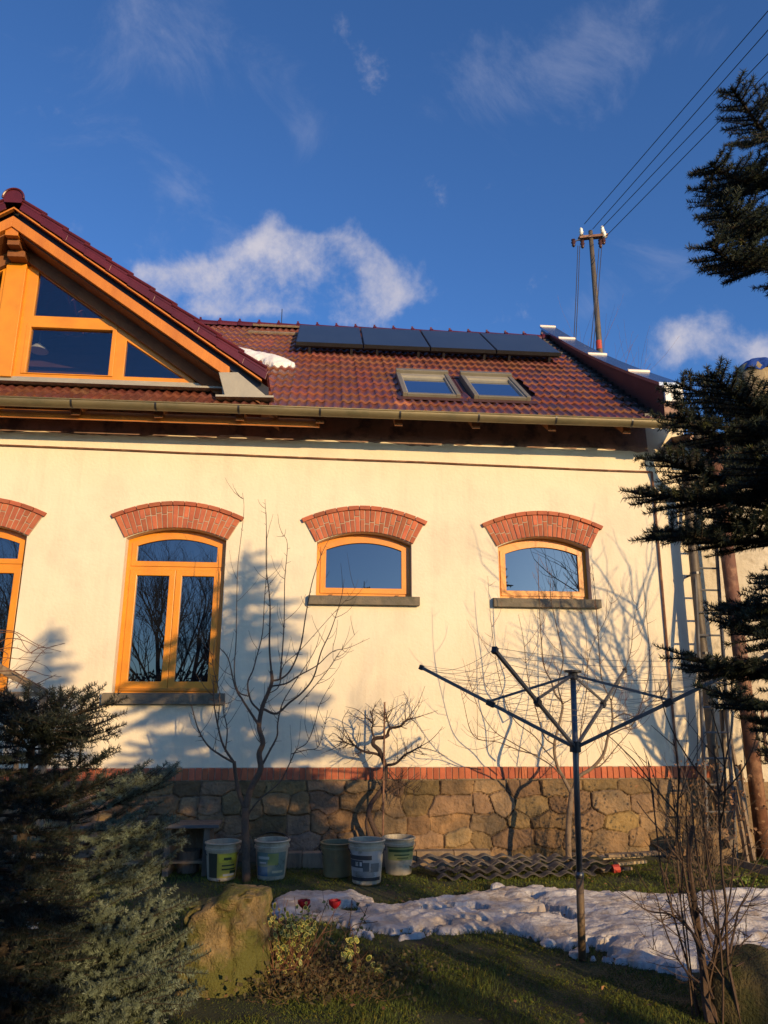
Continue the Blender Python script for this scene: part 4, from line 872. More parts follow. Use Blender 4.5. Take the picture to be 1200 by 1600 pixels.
# ---- young fruit tree left
yT = -1.16
t = thing('fruit_tree', 'young bare fruit tree with long upright shoots between the two white buckets at the left', 'tree', (-.64, yT, 0))
g = MB(); b0 = atZ(385, 1378, 0)
TR = limb(g, [(385, 1378), (384, 1330), (383, 1290), (384, 1262)], yT, [.042, .036], 0, seg=9)
M1 = limb(g, [(384, 1264), (392, 1232), (407, 1203), (405, 1178), (411, 1160), (405, 1136), (410, 1105), (418, 1085), (425, 1065), (424, 1048)], yT, [.034, .017], .015)
M2 = limb(g, [(384, 1266), (374, 1240), (368, 1210), (366, 1190)], yT, [.024, .018], .02)
g.build('trunk', bark, t, smooth=True)
g = MB(); lim = []
for px, r, y1 in (([(366, 1192), (345, 1180), (325, 1165), (310, 1140), (299, 1102)], [.013, .005], -1.3), ([(366, 1192), (349, 1165), (340, 1132), (334, 1095), (333, 1055)], [.013, .004], -1.0),
                  ([(405, 1134), (388, 1108), (378, 1092), (367, 1072), (357, 1030), (343, 1012)], [.015, .004], -1.25), ([(388, 1088), (372, 1080), (366, 1050), (369, 1000), (370, 940), (372, 880), (381, 800), (379, 770)], [.008, .002], -1.2),
                  ([(405, 1110), (392, 1095), (387, 1068), (395, 1048), (400, 1030), (410, 990), (413, 940), (417, 880), (416, 800)], [.012, .002], -1.1), ([(424, 1050), (421, 1010), (422, 960), (421, 930), (416, 885), (416, 820), (414, 780)], [.012, .002], -1.1),
                  ([(412, 1108), (432, 1115), (452, 1098), (472, 1082), (490, 1058), (502, 1018), (517, 985), (533, 935), (538, 905)], [.015, .002], -1.25), ([(424, 1064), (440, 1060), (455, 1045), (470, 1008), (478, 960), (489, 905), (505, 860), (519, 835)], [.012, .002], -1.0),
                  ([(425, 1072), (447, 1068), (468, 1055), (495, 1040), (520, 1018), (545, 1012), (578, 997)], [.010, .0015], -1.35), ([(437, 1062), (441, 1020), (444, 970), (445, 905), (449, 850), (440, 832)], [.009, .002], -1.15),
                  ([(407, 1200), (422, 1172), (433, 1150), (434, 1130), (441, 1100), (458, 1070), (490, 1020), (500, 990)], [.012, .002], -1.2), ([(386, 1275), (405, 1250), (437, 1222), (453, 1192), (463, 1172), (480, 1160), (492, 1130), (500, 1100), (522, 1060)], [.009, .002], -1.4),
                  ([(340, 1135), (343, 1085), (333, 1040), (335, 1000)], [.007, .002], -1.2), ([(467, 1100), (485, 1080), (510, 1050), (530, 1020), (560, 985)], [.006, .001], -1.3), ([(352, 1175), (355, 1140), (349, 1110), (352, 1095)], [.009, .003], -1.1),
                  ([(418, 1085), (436, 1072), (443, 1040), (470, 1015), (515, 965), (551, 925), (560, 905)], [.006, .001], -1.4), ([(455, 1178), (478, 1172), (496, 1168), (505, 1145), (512, 1110)], [.006, .002], -1.0)):
    P = limb(g, px, yT, r, .03, y1, 6); lim.append(P)
g.build('branch', bark, t, smooth=True)
g = MB()
for P in lim: spurs(g, P, 9, .07, .0028, .1, .2); spurs(g, P, 5, .32, .003, .3, .9)
spurs(g, M1, 12, .08, .0035); spurs(g, M1, 5, .4, .0035, .4, 1.0)
g.build('twig', bark, t)
# ---- espaliered fruit tree behind the dryer
yE = -.87
t = thing('fruit_tree', 'pale-stemmed bare fruit tree growing at the plinth behind the clothes dryer', 'tree', (2.9, yE, 0))
g = MB(); limb(g, [(889, 1358), (888, 1300), (891, 1258), (894, 1232)], yE, [.033, .026], 0, seg=9)
a1 = limb(g, [(893, 1240), (880, 1215), (870, 1195), (866, 1165), (874, 1130), (879, 1100), (868, 1085), (860, 1060)], yE, [.021, .010], .02, -.7)
a2 = limb(g, [(894, 1240), (903, 1215), (925, 1200), (943, 1178), (950, 1150), (957, 1130), (955, 1095)], yE, [.022, .010], .02, -.95)
g.build('trunk', barkp, t, smooth=True)
g = MB(); lim = [a1, a2]
for s_, px, r, y1 in ((0, [(880, 1215), (860, 1195), (835, 1180), (800, 1160), (770, 1140), (745, 1100), (730, 1050)], [.009, .002], -1.0), (0, [(868, 1165), (850, 1150), (838, 1110), (825, 1060), (818, 1000), (810, 960)], [.009, .002], -.7),
                     (0, [(879, 1100), (872, 1070), (880, 1030), (870, 980), (860, 930), (862, 890)], [.009, .002], -.9), (0, [(860, 1062), (850, 1040), (845, 990), (842, 930), (841, 870)], [.008, .002], -1.0), (0, [(955, 1095), (940, 1060), (935, 1000), (930, 930), (925, 880)], [.008, .002], -.8),
                     (0, [(955, 1125), (975, 1115), (995, 1120), (1015, 1100), (1045, 1075)], [.008, .002], -1.0), (0, [(950, 1150), (970, 1140), (990, 1130), (1005, 1090), (1015, 1040), (1010, 960), (1005, 910)], [.008, .002], -.9), (0, [(925, 1200), (940, 1195), (965, 1165), (985, 1140), (1000, 1100)], [.007, .002], -.8),
                     (0, [(840, 1180), (810, 1172), (780, 1160), (740, 1150), (725, 1100), (718, 1070)], [.007, .0015], -1.1), (0, [(868, 1190), (850, 1170), (835, 1150), (800, 1120), (780, 1060), (768, 980), (762, 900)], [.008, .0015], -.95), (0, [(903, 1215), (905, 1170), (910, 1120), (918, 1060), (915, 990), (905, 940)], [.007, .0015], -.8),
                     (0, [(879, 1100), (900, 1085), (915, 1050), (925, 1010), (950, 960), (960, 920)], [.006, .0015], -1.0), (0, [(955, 1095), (970, 1060), (985, 1020), (990, 970), (1000, 930)], [.006, .0015], -1.1)):
    lim.append(limb(g, px, yE, r, .03, y1, 6))
g.build('branch', bark, t, smooth=True)
g = MB()
for P in lim: spurs(g, P, 10, .09, .0025, .1, .3); spurs(g, P, 7, .45, .0028, .15, 1.1, 1)
g.build('twig', twigr, t)
# ---- grapevine
yV = -.32
t = thing('grapevine', 'old gnarled pruned grapevine with a twisted double stem behind the right buckets', 'vine', (.65, yV, 0))
g = MB(); V1 = limb(g, [(597, 1345), (593, 1325), (588, 1303), (577, 1275), (579, 1258), (590, 1242), (600, 1228), (603, 1205), (600, 1190), (592, 1172), (583, 1163), (586, 1154), (600, 1152), (607, 1148)], yV, [.032, .026, .026, .02], .02, seg=9)
V2 = limb(g, [(577, 1345), (577, 1310), (572, 1285), (580, 1262), (582, 1250)], yV, [.02, .014], .02)
A = [V1]
for px, r in (([(598, 1184), (588, 1178), (566, 1173), (552, 1163), (545, 1155)], [.017, .009]), ([(586, 1156), (581, 1140), (583, 1128), (578, 1110)], [.012, .006]), ([(605, 1149), (610, 1138), (625, 1135), (634, 1126), (645, 1122)], [.017, .010]),
              ([(600, 1196), (618, 1193), (632, 1180), (645, 1173), (658, 1166)], [.017, .008]), ([(610, 1140), (605, 1125), (603, 1112)], [.010, .005]), ([(552, 1165), (540, 1160), (528, 1152)], [.008, .004]), ([(605, 1205), (620, 1225), (628, 1232), (622, 1215), (631, 1205)], [.007, .003]), ([(596, 1215), (622, 1220), (640, 1232), (655, 1238)], [.005, .002])):
    A.append(limb(g, px, yV, r, .03, yV-.1, 7))
g.build('stem', vbark, t, smooth=True)
g = MB()
for P in A[1:]: spurs(g, P, 10, .26, .0042, .3, .15, 2); spurs(g, P, 6, .12, .004, .2, .2, 1)
for px in ([(634, 1127), (633, 1105), (637, 1092), (630, 1080)], [(634, 1127), (646, 1110), (654, 1098), (664, 1072)], [(640, 1124), (660, 1118), (684, 1110)], [(650, 1170), (668, 1160), (680, 1150), (692, 1135)], [(655, 1168), (675, 1172), (700, 1183)], [(552, 1163), (535, 1130), (545, 1108)],
           [(545, 1157), (530, 1140), (520, 1135)], [(581, 1130), (560, 1110), (540, 1104)], [(603, 1128), (612, 1110), (616, 1092)], [(641, 1122), (650, 1130), (660, 1145)], [(540, 1160), (522, 1146), (514, 1152)]):
    P = limb(g, px, yV, [.0055, .002], .04, yV-.15, 5); spurs(g, P, 4, .12, .002, .2, .2)
g.build('shoot', vbark, t)
# ---- twigs of a climber at the left edge
t = thing('climber', 'thin reddish climber tendrils reaching in from the left above the wooden frame', 'climber', (-3.9, -1, 0))
g = MB()
for px in ([(-40, 985), (10, 985), (30, 990), (60, 1008), (95, 1018)], [(-40, 1020), (20, 1012), (45, 1020), (82, 1020)], [(25, 1075), (45, 1045), (70, 1015), (102, 1005)], [(-30, 1050), (20, 1048), (50, 1048), (70, 1055), (96, 1057)], [(55, 1070), (75, 1060), (88, 1054)], [(-30, 995), (20, 988), (40, 1012), (50, 1022)],
           [(20, 1048), (50, 1065), (83, 1087)], [(-30, 1030), (5, 1000), (35, 1000), (60, 1012), (70, 1020)], [(48, 1020), (62, 1012), (75, 1012), (100, 1005)], [(-30, 1010), (12, 1022), (-5, 1050)]):
    P = limb(g, px, -1.0, [.0055, .0022], .05, -1.15, 4); spurs(g, P, 3, .08, .0015)
for k in range(12): shoot(g, atY(-60+random.random()*30, 1010+random.random()*90, -1.0), (1, random.uniform(-.3, .3), random.uniform(-.5, .7)), random.uniform(.3, .8), .004, .3, .1, 8, 2)
g.tube([(-4.6, -1, 0), (-4.65, -1, 1.2), (-4.5, -1, 2.2)], .02, 6); g.build('tendril', twigr, t)
# ---- bare multi-stemmed bush, lower right
def bush(name, lb, cx, cy, n, H, spread, mat, r=.007, fan=.5, seed=1):
    g = MB(); rs = np.random.default_rng(seed)
    for k in range(n):
        a = rs.uniform(0, 2*pi); L_ = H*rs.uniform(.55, 1.1); f = rs.uniform(.05, spread)
        shoot(g, (cx+rs.normal(0, .06), cy+rs.normal(0, .06), 0), (cos(a)*f, sin(a)*f, 1), L_, r*rs.uniform(.5, 1.2), .16, .12, 10, 4, .5, 5, .65)
    return g
tb = thing('bare_bush', 'leafless many-stemmed shrub in the lower right foreground in front of the snow', 'shrub', (2.10, -4.75, 0))
g = bush('', '', 2.13, -4.72, 7, 1.45, .20, None, .009, seed=4)
st = []
for px, r in (([(1110, 1600), (1103, 1560), (1100, 1520), (1092, 1470), (1088, 1430), (1080, 1380), (1076, 1330), (1083, 1290)], [.026, .012]), ([(1118, 1600), (1112, 1540), (1118, 1480), (1121, 1460)], [.014, .012]), ([(1121, 1462), (1105, 1440), (1088, 1415), (1078, 1390)], [.010, .005]), ([(1121, 1462), (1117, 1430), (1112, 1395), (1105, 1350), (1102, 1300)], [.009, .004]),
              ([(1100, 1490), (1085, 1462), (1065, 1440), (1045, 1428), (1020, 1425), (1002, 1418)], [.009, .003]), ([(1098, 1500), (1080, 1455), (1060, 1430), (1040, 1405)], [.008, .003]), ([(1170, 1600), (1150, 1560), (1140, 1515), (1130, 1490), (1122, 1462)], [.009, .005]), ([(1140, 1515), (1155, 1480), (1175, 1460)], [.006, .003]),
              ([(1140, 1490), (1148, 1450), (1155, 1420), (1168, 1395)], [.008, .003]), ([(1092, 1535), (1075, 1520), (1055, 1490), (1035, 1440), (1025, 1400), (1010, 1395)], [.006, .002]), ([(1092, 1535), (1078, 1528), (1060, 1500), (1035, 1490), (1012, 1480)], [.004, .0015]), ([(1115, 1560), (1104, 1530), (1125, 1480)], [.007, .004]), ([(1125, 1600), (1107, 1560), (1090, 1545), (1080, 1530)], [.006, .003]),
              ([(1185, 1600), (1192, 1560), (1198, 1530)], [.004, .002]), ([(1150, 1510), (1170, 1500), (1195, 1490)], [.004, .002]), ([(1112, 1480), (1100, 1440), (1098, 1400), (1090, 1340), (1084, 1290), (1080, 1240)], [.007, .003])):
    P = limb(g, px, -4.78, r, .05, -4.6, 6); st.append(P)
for P in st: spurs(g, P, 8, .22, .0022, .2, .3, 2)
g.build('stem', M('dark_shrub_bark', (.10, .06, .04), (.055, .036, .026), 20, .85, .6, 60), tb, smooth=False)
# ---- bush with dry leaves by the right corner
bx, by = float(atZ(1062, 1372, 0)[0]), -1.75
tb = thing('dry_shrub', 'tangled shrub with some withered brown leaves in front of the downpipe', 'shrub', (bx, by, 0))
g = bush('', '', bx, by, 20, 1.1, .45, None, .005, seed=9); 
for k in range(14): shoot(g, (bx+rng.uniform(-.25, .55), by+rng.uniform(-.3, .3), 0), (rng.normal(0, .5), rng.normal(0, .3), 1), rng.uniform(.6, 1.25), .005, .4, .0, 10, 4)
so_ = g.build('stem', M('brown_stem', (.15, .10, .06), (.085, .058, .038), 14, .8), tb)
leafd = M('withered_leaf', (.20, .10, .045), (.12, .065, .03), 8, .8)
def leaves(pts, size, mat, name, parent, tints=None, curl=.3, flat=0.):
    pts = np.asarray(pts); n = len(pts); a = rng.normal(0, 1, (n, 3)); a[:, 2] *= (1-flat); a /= np.linalg.norm(a, axis=1)[:, None]; b = rng.normal(0, 1, (n, 3)); b[:, 2] *= (1-flat); b -= a*np.sum(a*b, 1)[:, None]; b /= np.linalg.norm(b, axis=1)[:, None]; c = np.cross(a, b)
    s = size*rng.uniform(.6, 1.3, n)[:, None]
    v = np.stack([pts, pts+a*s*.35+b*s*.36+c*s*curl*.3, pts+a*s, pts+a*s*.35-b*s*.36+c*s*curl*.3], 1)
    g = MB(); tn = np.repeat(tints if tints is not None else np.ones((n, 3)), 4, 0); g.add(v.reshape(-1, 3), np.arange(4*n).reshape(n, 4), tn); return g.build(name, mat, parent)
pt = np.stack([bx+rng.normal(.30, .30, 420), by+rng.normal(0, .22, 420), rng.uniform(.35, 1.15, 420)], 1); leaves(pt, .035, leafd, 'leaf', tb, rng.uniform(.6, 1.5, (420, 1))*np.ones((1, 3)))
# ---- conifers
def brushes(segs, dens, nl, w, mat, name, parent, fwd=.75, gr=None, tint=None):
    """needles along twig segments: segs (n,2,3)"""
    segs = np.asarray(segs, float); L_ = np.linalg.norm(segs[:, 1]-segs[:, 0], axis=1); m = np.maximum(1, (L_*dens).astype(int)); idx = np.repeat(np.arange(len(segs)), m); n = len(idx)
    t = rng.random(n); D = (segs[:, 1]-segs[:, 0])/(L_[:, None]+1e-9); d = D[idx]; base = segs[idx, 0]+(segs[idx, 1]-segs[idx, 0])*t[:, None]
    a = rng.normal(0, 1, (n, 3)); a[:, 2] = a[:, 2]*.8+.45; a -= d*np.sum(a*d, 1)[:, None]; a /= np.linalg.norm(a, axis=1)[:, None]+1e-9
    dr_ = a+d*rng.uniform(fwd*.5, fwd*1.4, n)[:, None]; dr_ /= np.linalg.norm(dr_, axis=1)[:, None]; s = np.cross(dr_, rng.normal(0, 1, (n, 3))); s /= np.linalg.norm(s, axis=1)[:, None]+1e-9
    l = nl*rng.uniform(.7, 1.15, n)[:, None]; v = np.stack([base-s*w/2, base+s*w/2, base+dr_*l*.6+s*w*.45, base+dr_*l, base+dr_*l*.6-s*w*.45], 1)
    tn = (np.ones((n, 3)) if tint is None else tint[idx])*rng.uniform(.7, 1.35, (n, 1)); tn = np.repeat(tn, 5, 0)
    g = MB(); g.add(v.reshape(-1, 3), np.arange(5*n).reshape(n, 5), tn); return g.build(name, mat, parent)
def fanbranch(segs, stems, p0, d, L_, droop, r, w=.5, step=.075, tipup=.15, sub=True, start=.22, rs=rng, lmin=.10, lift=.03):
    """a flat spray of spruce twigs; fills segs (needle bearing) and stems (wood)"""
    d = unit(d); n = max(5, int(L_/.09)); P = [np.array(p0, float)]; cur = d.copy()
    for i in range(n):
        f = i/n; cur = unit(cur+np.array([0, 0, -droop*(1-f)*.25+tipup*f*.25])+rs.normal(0, .03, 3)); P.append(P[-1]+cur*L_/n)
    stems.append((P, [r, r*.3])); 
    for i in range(len(P)-1):
        if i/n > .35: segs.append((P[i], P[i+1]))
    side = np.cross(d, (0, 0, 1)); side = unit(side); k = int(L_/step)
    for q in range(k):
        f = start+(1-start)*q/k; i = min(int(f*n), n-1); b = P[i]+(P[i+1]-P[i])*(f*n-i); dd = unit(P[i+1]-P[i])
        for s in (-1, 1):
            if rs.random() < .1: continue
            l2 = (L_*w*(1-f)+lmin)*rs.uniform(.75, 1.2); d2 = unit(dd*.75+side*s*.8+np.array([0, 0, rs.normal(.0, .16)])); m = max(2, int(l2/.09)); Q = [b]; c2 = d2
            for j in range(m): c2 = unit(c2+dd*.10+np.array([0, 0, lift])+rs.normal(0, .05, 3)); Q.append(Q[-1]+c2*l2/m)
            stems.append((Q, [r*.35, .0015])); segs += [(Q[j], Q[j+1]) for j in range(m)]
            if sub and l2 > .2:
                s2 = unit(np.cross(d2, np.cross(side, d)))
                for j in range(1, m):
                    for e in (-1, 1):
                        if rs.random() < .35: continue
                        l3 = .05+.30*(l2)*(1-j/m)*rs.uniform(.6, 1.3); d3 = unit(d2*.75+s2*e*.8+rs.normal(0, .18, 3)+np.array([0, 0, lift*2])); segs.append((Q[j], Q[j]+d3*l3))
    return P
def stemmesh(stems, mat, name, parent, minr=0.):
    g = MB()
    for P, r in stems: g.tube(P[::1] if len(P) < 7 else P[::2]+[P[-1]], r, 4 if r[0] < .006 else 6, cap=False)
    return g.build(name, mat, parent)
# the spruce at the right: its tip stands near the upper right corner of the picture
sx0, sy0 = 2.38, -6.15
t = thing('spruce', 'tall dark spruce with needled branches reaching in from the right edge of the photo', 'tree', (sx0, sy0, 0))
g = MB(); g.tube([(sx0+.03, sy0, 0), (sx0, sy0, 2.5), (sx0-.03, sy0, 4.2), (sx0-.04, sy0, 4.98)], [.085, .06, .03, .006], 10); g.build('trunk', sprb, t, smooth=True)
segs, stems = [], []
def tipbranch(px, py, dist, z0, w=.42, droop=.3, tip=.4):
    d = ray(px, py); h = sqrt(d[0]**2+d[1]**2); tp = CAM+d*(dist/h); b = np.array([sx0, sy0, z0]); v = tp-b; L_ = np.linalg.norm(v)
    fanbranch(segs, stems, b, v+np.array([0, 0, droop*L_*.10]), L_, droop, .005+.006*L_, w, .062, tip, sub=w > .38, start=.45 if w < .38 else .3, lmin=.085)
TB = [(1095, 168, 2.55, 4.15, .22), (1150, 128, 2.75, 4.3, .20), (1185, 100, 2.6, 4.45, .2), (1130, 190, 2.8, 4.1, .22), (1162, 215, 2.6, 4.0, .24), (1143, 258, 2.6, 3.85, .26), (1092, 332, 2.6, 3.65, .22), (1100, 262, 2.9, 3.75, .26), (1130, 300, 2.75, 3.65, .26), (1168, 345, 2.5, 3.55, .2), (1180, 290, 2.6, 3.7, .26), (1172, 505, 2.5, 2.95, .2),
      (1012, 555, 2.75, 2.75, .26), (1062, 565, 2.9, 2.75, .26), (1105, 545, 3.1, 2.75, .26), (1130, 535, 2.7, 2.75, .26), (1048, 612, 3.2, 2.65, .30), (1035, 662, 2.8, 2.55, .34), (992, 692, 2.75, 2.5, .34), (1030, 702, 2.9, 2.4, .30), (1070, 738, 2.7, 2.3, .30), (1150, 800, 2.4, 2.25, .3), (1080, 690, 3.3, 2.5, .34), (1120, 640, 2.5, 2.6, .34),
      (1160, 600, 2.8, 2.7, .3), (1130, 735, 3.1, 2.35, .34), (1112, 765, 2.9, 2.25, .28), (1175, 680, 2.8, 2.55, .32),
      (1097, 872, 2.8, 2.05, .24), (1115, 900, 3.1, 2.0, .24), (1150, 885, 2.5, 2.05, .24), (1052, 985, 2.75, 1.78, .24), (1092, 965, 3.0, 1.82, .24), (1125, 1000, 2.5, 1.75, .26), (1150, 985, 2.9, 1.78, .26), (1118, 1068, 2.75, 1.58, .22), (1155, 1085, 2.7, 1.55, .22)]
for a in TB: tipbranch(*a)
for k in range(40):       # the rest of the crown, outside the frame
    z = rng.uniform(1.6, 4.7); a = rng.uniform(-1.3, .5); L_ = (5.3-z)*.33+.12
    fanbranch(segs, stems, (sx0, sy0, z), (cos(a), sin(a), .12), L_*rng.uniform(.8, 1.1), .35, .02, .4, .10, .3)
for a in (-.5, .6, 2.9): fanbranch(segs, stems, (sx0-.03, sy0, 4.6), (cos(a), sin(a), .8), .2, 0, .008, .3, .08, .3)
segs.append((np.array([sx0-.04, sy0, 4.6]), np.array([sx0-.04, sy0, 5.05])))
stemmesh(stems, sprb, 'branch', t); tn = rng.uniform(.7, 1.3, (len(segs), 1))*np.ones((1, 3)); yl = rng.random(len(segs)) < .03; tn[yl] = (3.4, 2.6, 1.4)  # a few twigs tinted yellow as painted sunlight
brushes(segs, 1300, .022, .0021, spr, 'needles', t, tint=tn, fwd=.55); print('spruce segs', len(segs))
# dark and blue spruces at the left
def lowspruce(name, lb, x, y, H, R, nb, mat, seedn, dens, azr=(0, 2*pi), zlo=.08, nl=.024, extra=(), tinted=None, lean=(0, 0), rm=1., lf=.09, tu=.5, ez=.2):
    rs = np.random.default_rng(seedn); t = thing(name, lb, 'tree', (x, y, 0)); segs, stems = [], []
    g = MB(); g.tube([(x, y, 0), (x+lean[0]*.5, y+lean[1]*.5, H*.5), (x+lean[0], y+lean[1], H)], [.05, .03, .005], 8); g.build('trunk', sprb, t, smooth=True)
    for k in range(nb):
        z = zlo*H+(H*.93-zlo*H)*(k/nb)**1.0; a = azr[0]+(azr[1]-azr[0])*rs.random() if azr[1]-azr[0] < 6 else k*2.399+rs.normal(0, .2); L_ = (R*(1-z/H)**.75+.10)*rs.uniform(.8, 1.12)*(1 if cos(a) < 0 else 1-(1-rm)*cos(a)**.5)
        fanbranch(segs, stems, (x+lean[0]*z/H, y+lean[1]*z/H, z), (cos(a), sin(a), ez), L_, .45, .005+.007*L_, .48, .08, tu, rs=rs, lift=lf)
    segs.append((np.array([x+lean[0], y+lean[1], H*.86]), np.array([x+lean[0], y+lean[1], H+.12])))
    for (px, py, dist, z0) in extra:
        d = ray(px, py); h = sqrt(d[0]**2+d[1]**2); tp = CAM+d*(dist/h); b = np.array([x, y, z0]); v = tp-b; fanbranch(segs, stems, b, v+np.array([0, 0, .04]), np.linalg.norm(v), .2, .010, .50, .06, .3, rs=rs, lift=lf, lmin=.15)
    stemmesh(stems, sprb, 'branch', t); tn = rs.uniform(.75, 1.25, (len(segs), 1))*np.ones((1, 3)); brushes(segs, dens*2.6, nl, .0024, mat, 'needles', t, tint=tn, fwd=.5); print(name, len(segs)); return t
p = atY(122, 1080, -5.3)
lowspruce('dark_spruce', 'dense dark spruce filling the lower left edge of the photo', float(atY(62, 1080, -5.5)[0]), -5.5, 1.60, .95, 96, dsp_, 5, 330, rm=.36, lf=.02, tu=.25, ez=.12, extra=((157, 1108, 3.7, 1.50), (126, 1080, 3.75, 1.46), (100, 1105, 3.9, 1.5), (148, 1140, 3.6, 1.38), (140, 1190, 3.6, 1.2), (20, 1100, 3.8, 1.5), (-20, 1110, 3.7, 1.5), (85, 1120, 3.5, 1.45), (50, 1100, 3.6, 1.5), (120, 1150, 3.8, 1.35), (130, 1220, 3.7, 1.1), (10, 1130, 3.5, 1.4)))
lowspruce('blue_spruce', 'sunlit grey-green blue spruce behind the boulder, its boughs reaching over the low bench', float(atY(150, 1300, -4.3)[0])-.16, -4.3, 1.15, .28, 30, bsp, 6, 360, zlo=.42, rm=.7, extra=((262, 1222, 5.0, 1.02), (275, 1240, 4.9, .98), (240, 1218, 5.1, 1.05), (272, 1312, 4.9, .74), (245, 1362, 4.8, .58), (210, 1400, 4.6, .5), (232, 1272, 5.0, .88), (190, 1225, 4.9, 1.1), (255, 1290, 4.8, .82), (225, 1340, 4.9, .68)))
q = atZ(190, 1640, 0)
lowspruce('blue_spruce', 'bushy low blue spruce in the bottom left foreground beside the boulder', float(q[0])-.32, float(q[1])+.10, .60, .36, 26, bsp, 8, 430, rm=.8, zlo=.05, nl=.022, extra=((255, 1425, 4.1, .45), (262, 1510, 4.0, .3), (262, 1590, 4.0, .15), (205, 1440, 4.2, .5), (240, 1480, 4.1, .4), (150, 1455, 4.2, .6), (180, 1530, 3.9, .35), (230, 1550, 3.9, .25)))
# ---- behind the camera, unseen: spruces added for shade; bare trees reflected in panes
def shade_tree(x, y, H, R, lb, seedn, nb=60, zlo=.3):
    rs = np.random.default_rng(seedn); t = thing('spruce', lb, 'tree', (x, y, 0)); segs, stems = [], []
    g = MB(); g.tube([(x, y, 0), (x, y, H)], [.05, .01], 8); g.build('trunk', sprb, t)
    for k in range(nb):
        z = zlo+(H-zlo-.15)*k/nb; a = k*2.399; L_ = (R*(1-z/H)**.8+.1)*rs.uniform(.75, 1.15); fanbranch(segs, stems, (x, y, z), (cos(a), sin(a), .1), L_, .4,   .03, .42, .16, .3, sub=True, start=.1, rs=rs)
    stemmesh(stems, sprb, 'branch', t); brushes(segs, 110, .055, .018, spr, 'needles', t)
shade_tree(4.25, -9.6, 6.0, 2.35, 'tall unseen spruce added for its shade behind the photographer to the right', 11, 75, 2.2)
shade_tree(1.2, -11.6, 5.2, 1.9, 'small unseen spruce added for its shade behind the photographer', 12, 90, .2)
shade_tree(2.42, -10.4, 5.2, 1.5, 'narrow unseen spruce added to widen the wall shadow, behind the photographer between two others', 14, 70, 2.4)
shade_tree(-.6, -11.0, 2.7, 1.2, 'low unseen spruce added for its shade behind the photographer to the left', 13)
def baretree(x, y, H, lb, seedn, spread=.7, dens=1., r0=.10, levels=4, trunkh=.25, mat=bark, name='bare_tree', nb=7):
    rs = np.random.default_rng(seedn); t = thing(name, lb, 'tree', (x, y, 0)); gt, gb = MB(), MB()
    def rec(p, d, L_, r, lv, gg):
        n = 6; P = [np.array(p, float)]; d = unit(d)
        for i in range(n): d = unit(d+rs.normal(0, .10, 3)+np.array([0, 0, .05])); P.append(P[-1]+d*L_/n)
        gg.tube(P, [r, r*.55], 6 if lv > 2 else 4, cap=False)
        if lv <= 0: return
        m = int((nb if lv > 1 else nb-1)*dens)
        for k in range(m):
            i = int(rs.integers(2, n+1)); dd = unit(P[i]-P[i-1]); a = rs.normal(0, 1, 3); a -= dd*np.dot(a, dd); a = unit(a); rec(P[i], dd*cos(spread)+a*sin(spread)+np.array([0, 0, .15]), L_*rs.uniform(.5, .78), r*.5*(1-.3*i/n)+.0005, lv-1, gb)
    gt.tube([(x, y, 0), (x+.05, y, H*trunkh*.5), (x, y, H*trunkh)], [r0, r0*.8], 10)
    for k in range(3): a = rs.uniform(0, 6.28); rec((x, y, H*trunkh), (cos(a)*spread, sin(a)*spread, 1), H*.38, r0*.6, levels, gb)
    gt.build('trunk', mat, t, smooth=True); gb.build('branch', mat, t); return t
baretree(6.25, -3.1, 4.9, 'bare garden tree outside the frame to the right whose shadow falls on the wall', 21, .62, 1., .13, 3, .22, nb=5)
baretree(-4.6, -15.5, 8.2, 'bare tree behind the photographer reflected in the tall window', 22, .6, 1., .16, 4, .12, nb=6)
baretree(-2.9, -17, 7.0, 'second bare tree behind the photographer at the left', 23, .7, 1., .14, 4, .12, nb=6)
baretree(-9.5, -16, 8.5, 'bare tree far left behind the photographer', 24, .65, 1., .16, 4, .12, nb=6)
baretree(8.2, -17, 6.9, 'bare tree behind the photographer reflected in the right window', 25, .5, 1., .10, 3, .2, nb=5)
baretree(float(atY(1035, 560, 18)[0]), 18, float(atY(1030, 552, 18)[2]), 'distant leafless treetop showing beyond the parapet', 26, .5, 1., .12, 3, .3, mat=twigr, nb=5)
# unseen hedge added for shade behind the photographer
hm = M('hedge_leaf', (.035, .05, .02), (.02, .03, .014), 8, .7)
hd = thing('hedge', 'unseen clipped evergreen hedge added for shade behind the photographer', 'hedge', (-3, -19, 0))
n = 26000; pt = np.stack([rng.uniform(-14, 14, n), rng.normal(-19, .35, n), rng.uniform(0, 1, n)**.8*2.9], 1); pt[:, 2] *= 1+.12*fbm(pt[:, 0]*.8, 0, 0, 3, 5); leaves(pt, .13, hm, 'foliage', hd)
g = MB()
for k in range(40): g.tube([(-14+k*.7, -19, 0), (-14+k*.7+.1, -19, 2.2)], .02, 5)
g.build('stems', sprb, hd)
# ================================================================== GROUND, SNOW, SMALL PLANTS
gx = np.unique(np.concatenate([np.array([-300, -120, -60, -30, -15]), np.arange(-9, 9.01, .09), np.array([15, 30, 60, 120, 300])])); gy = np.unique(np.concatenate([np.array([-300, -120, -60, -30, -18]), np.arange(-10, .31, .09), np.array([3, 8, 15, 30, 60, 120, 300])]))
GX, GY = np.meshgrid(gx, gy, indexing='ij'); inn = ((np.abs(GX) < 9) & (GY > -10) & (GY < .3))
def gz(x, y): return .022*fbm(np.asarray(x)*1.1, np.asarray(y)*1.1, 0, 4, 61)
GZ = np.where(inn, gz(GX, GY), -.02)-.012
soilm = M('lawn_soil', (.045, .055, .018), (.030, .034, .014), 5, .95, .8, 60, c3=(.05, .036, .02), s3=3.2, t3=(.52, .66), bdist=.02)
g = MB(); g.grid(np.stack([GX, GY, GZ], -1)); kind(g.build('ground', soilm, smooth=True), 'structure')
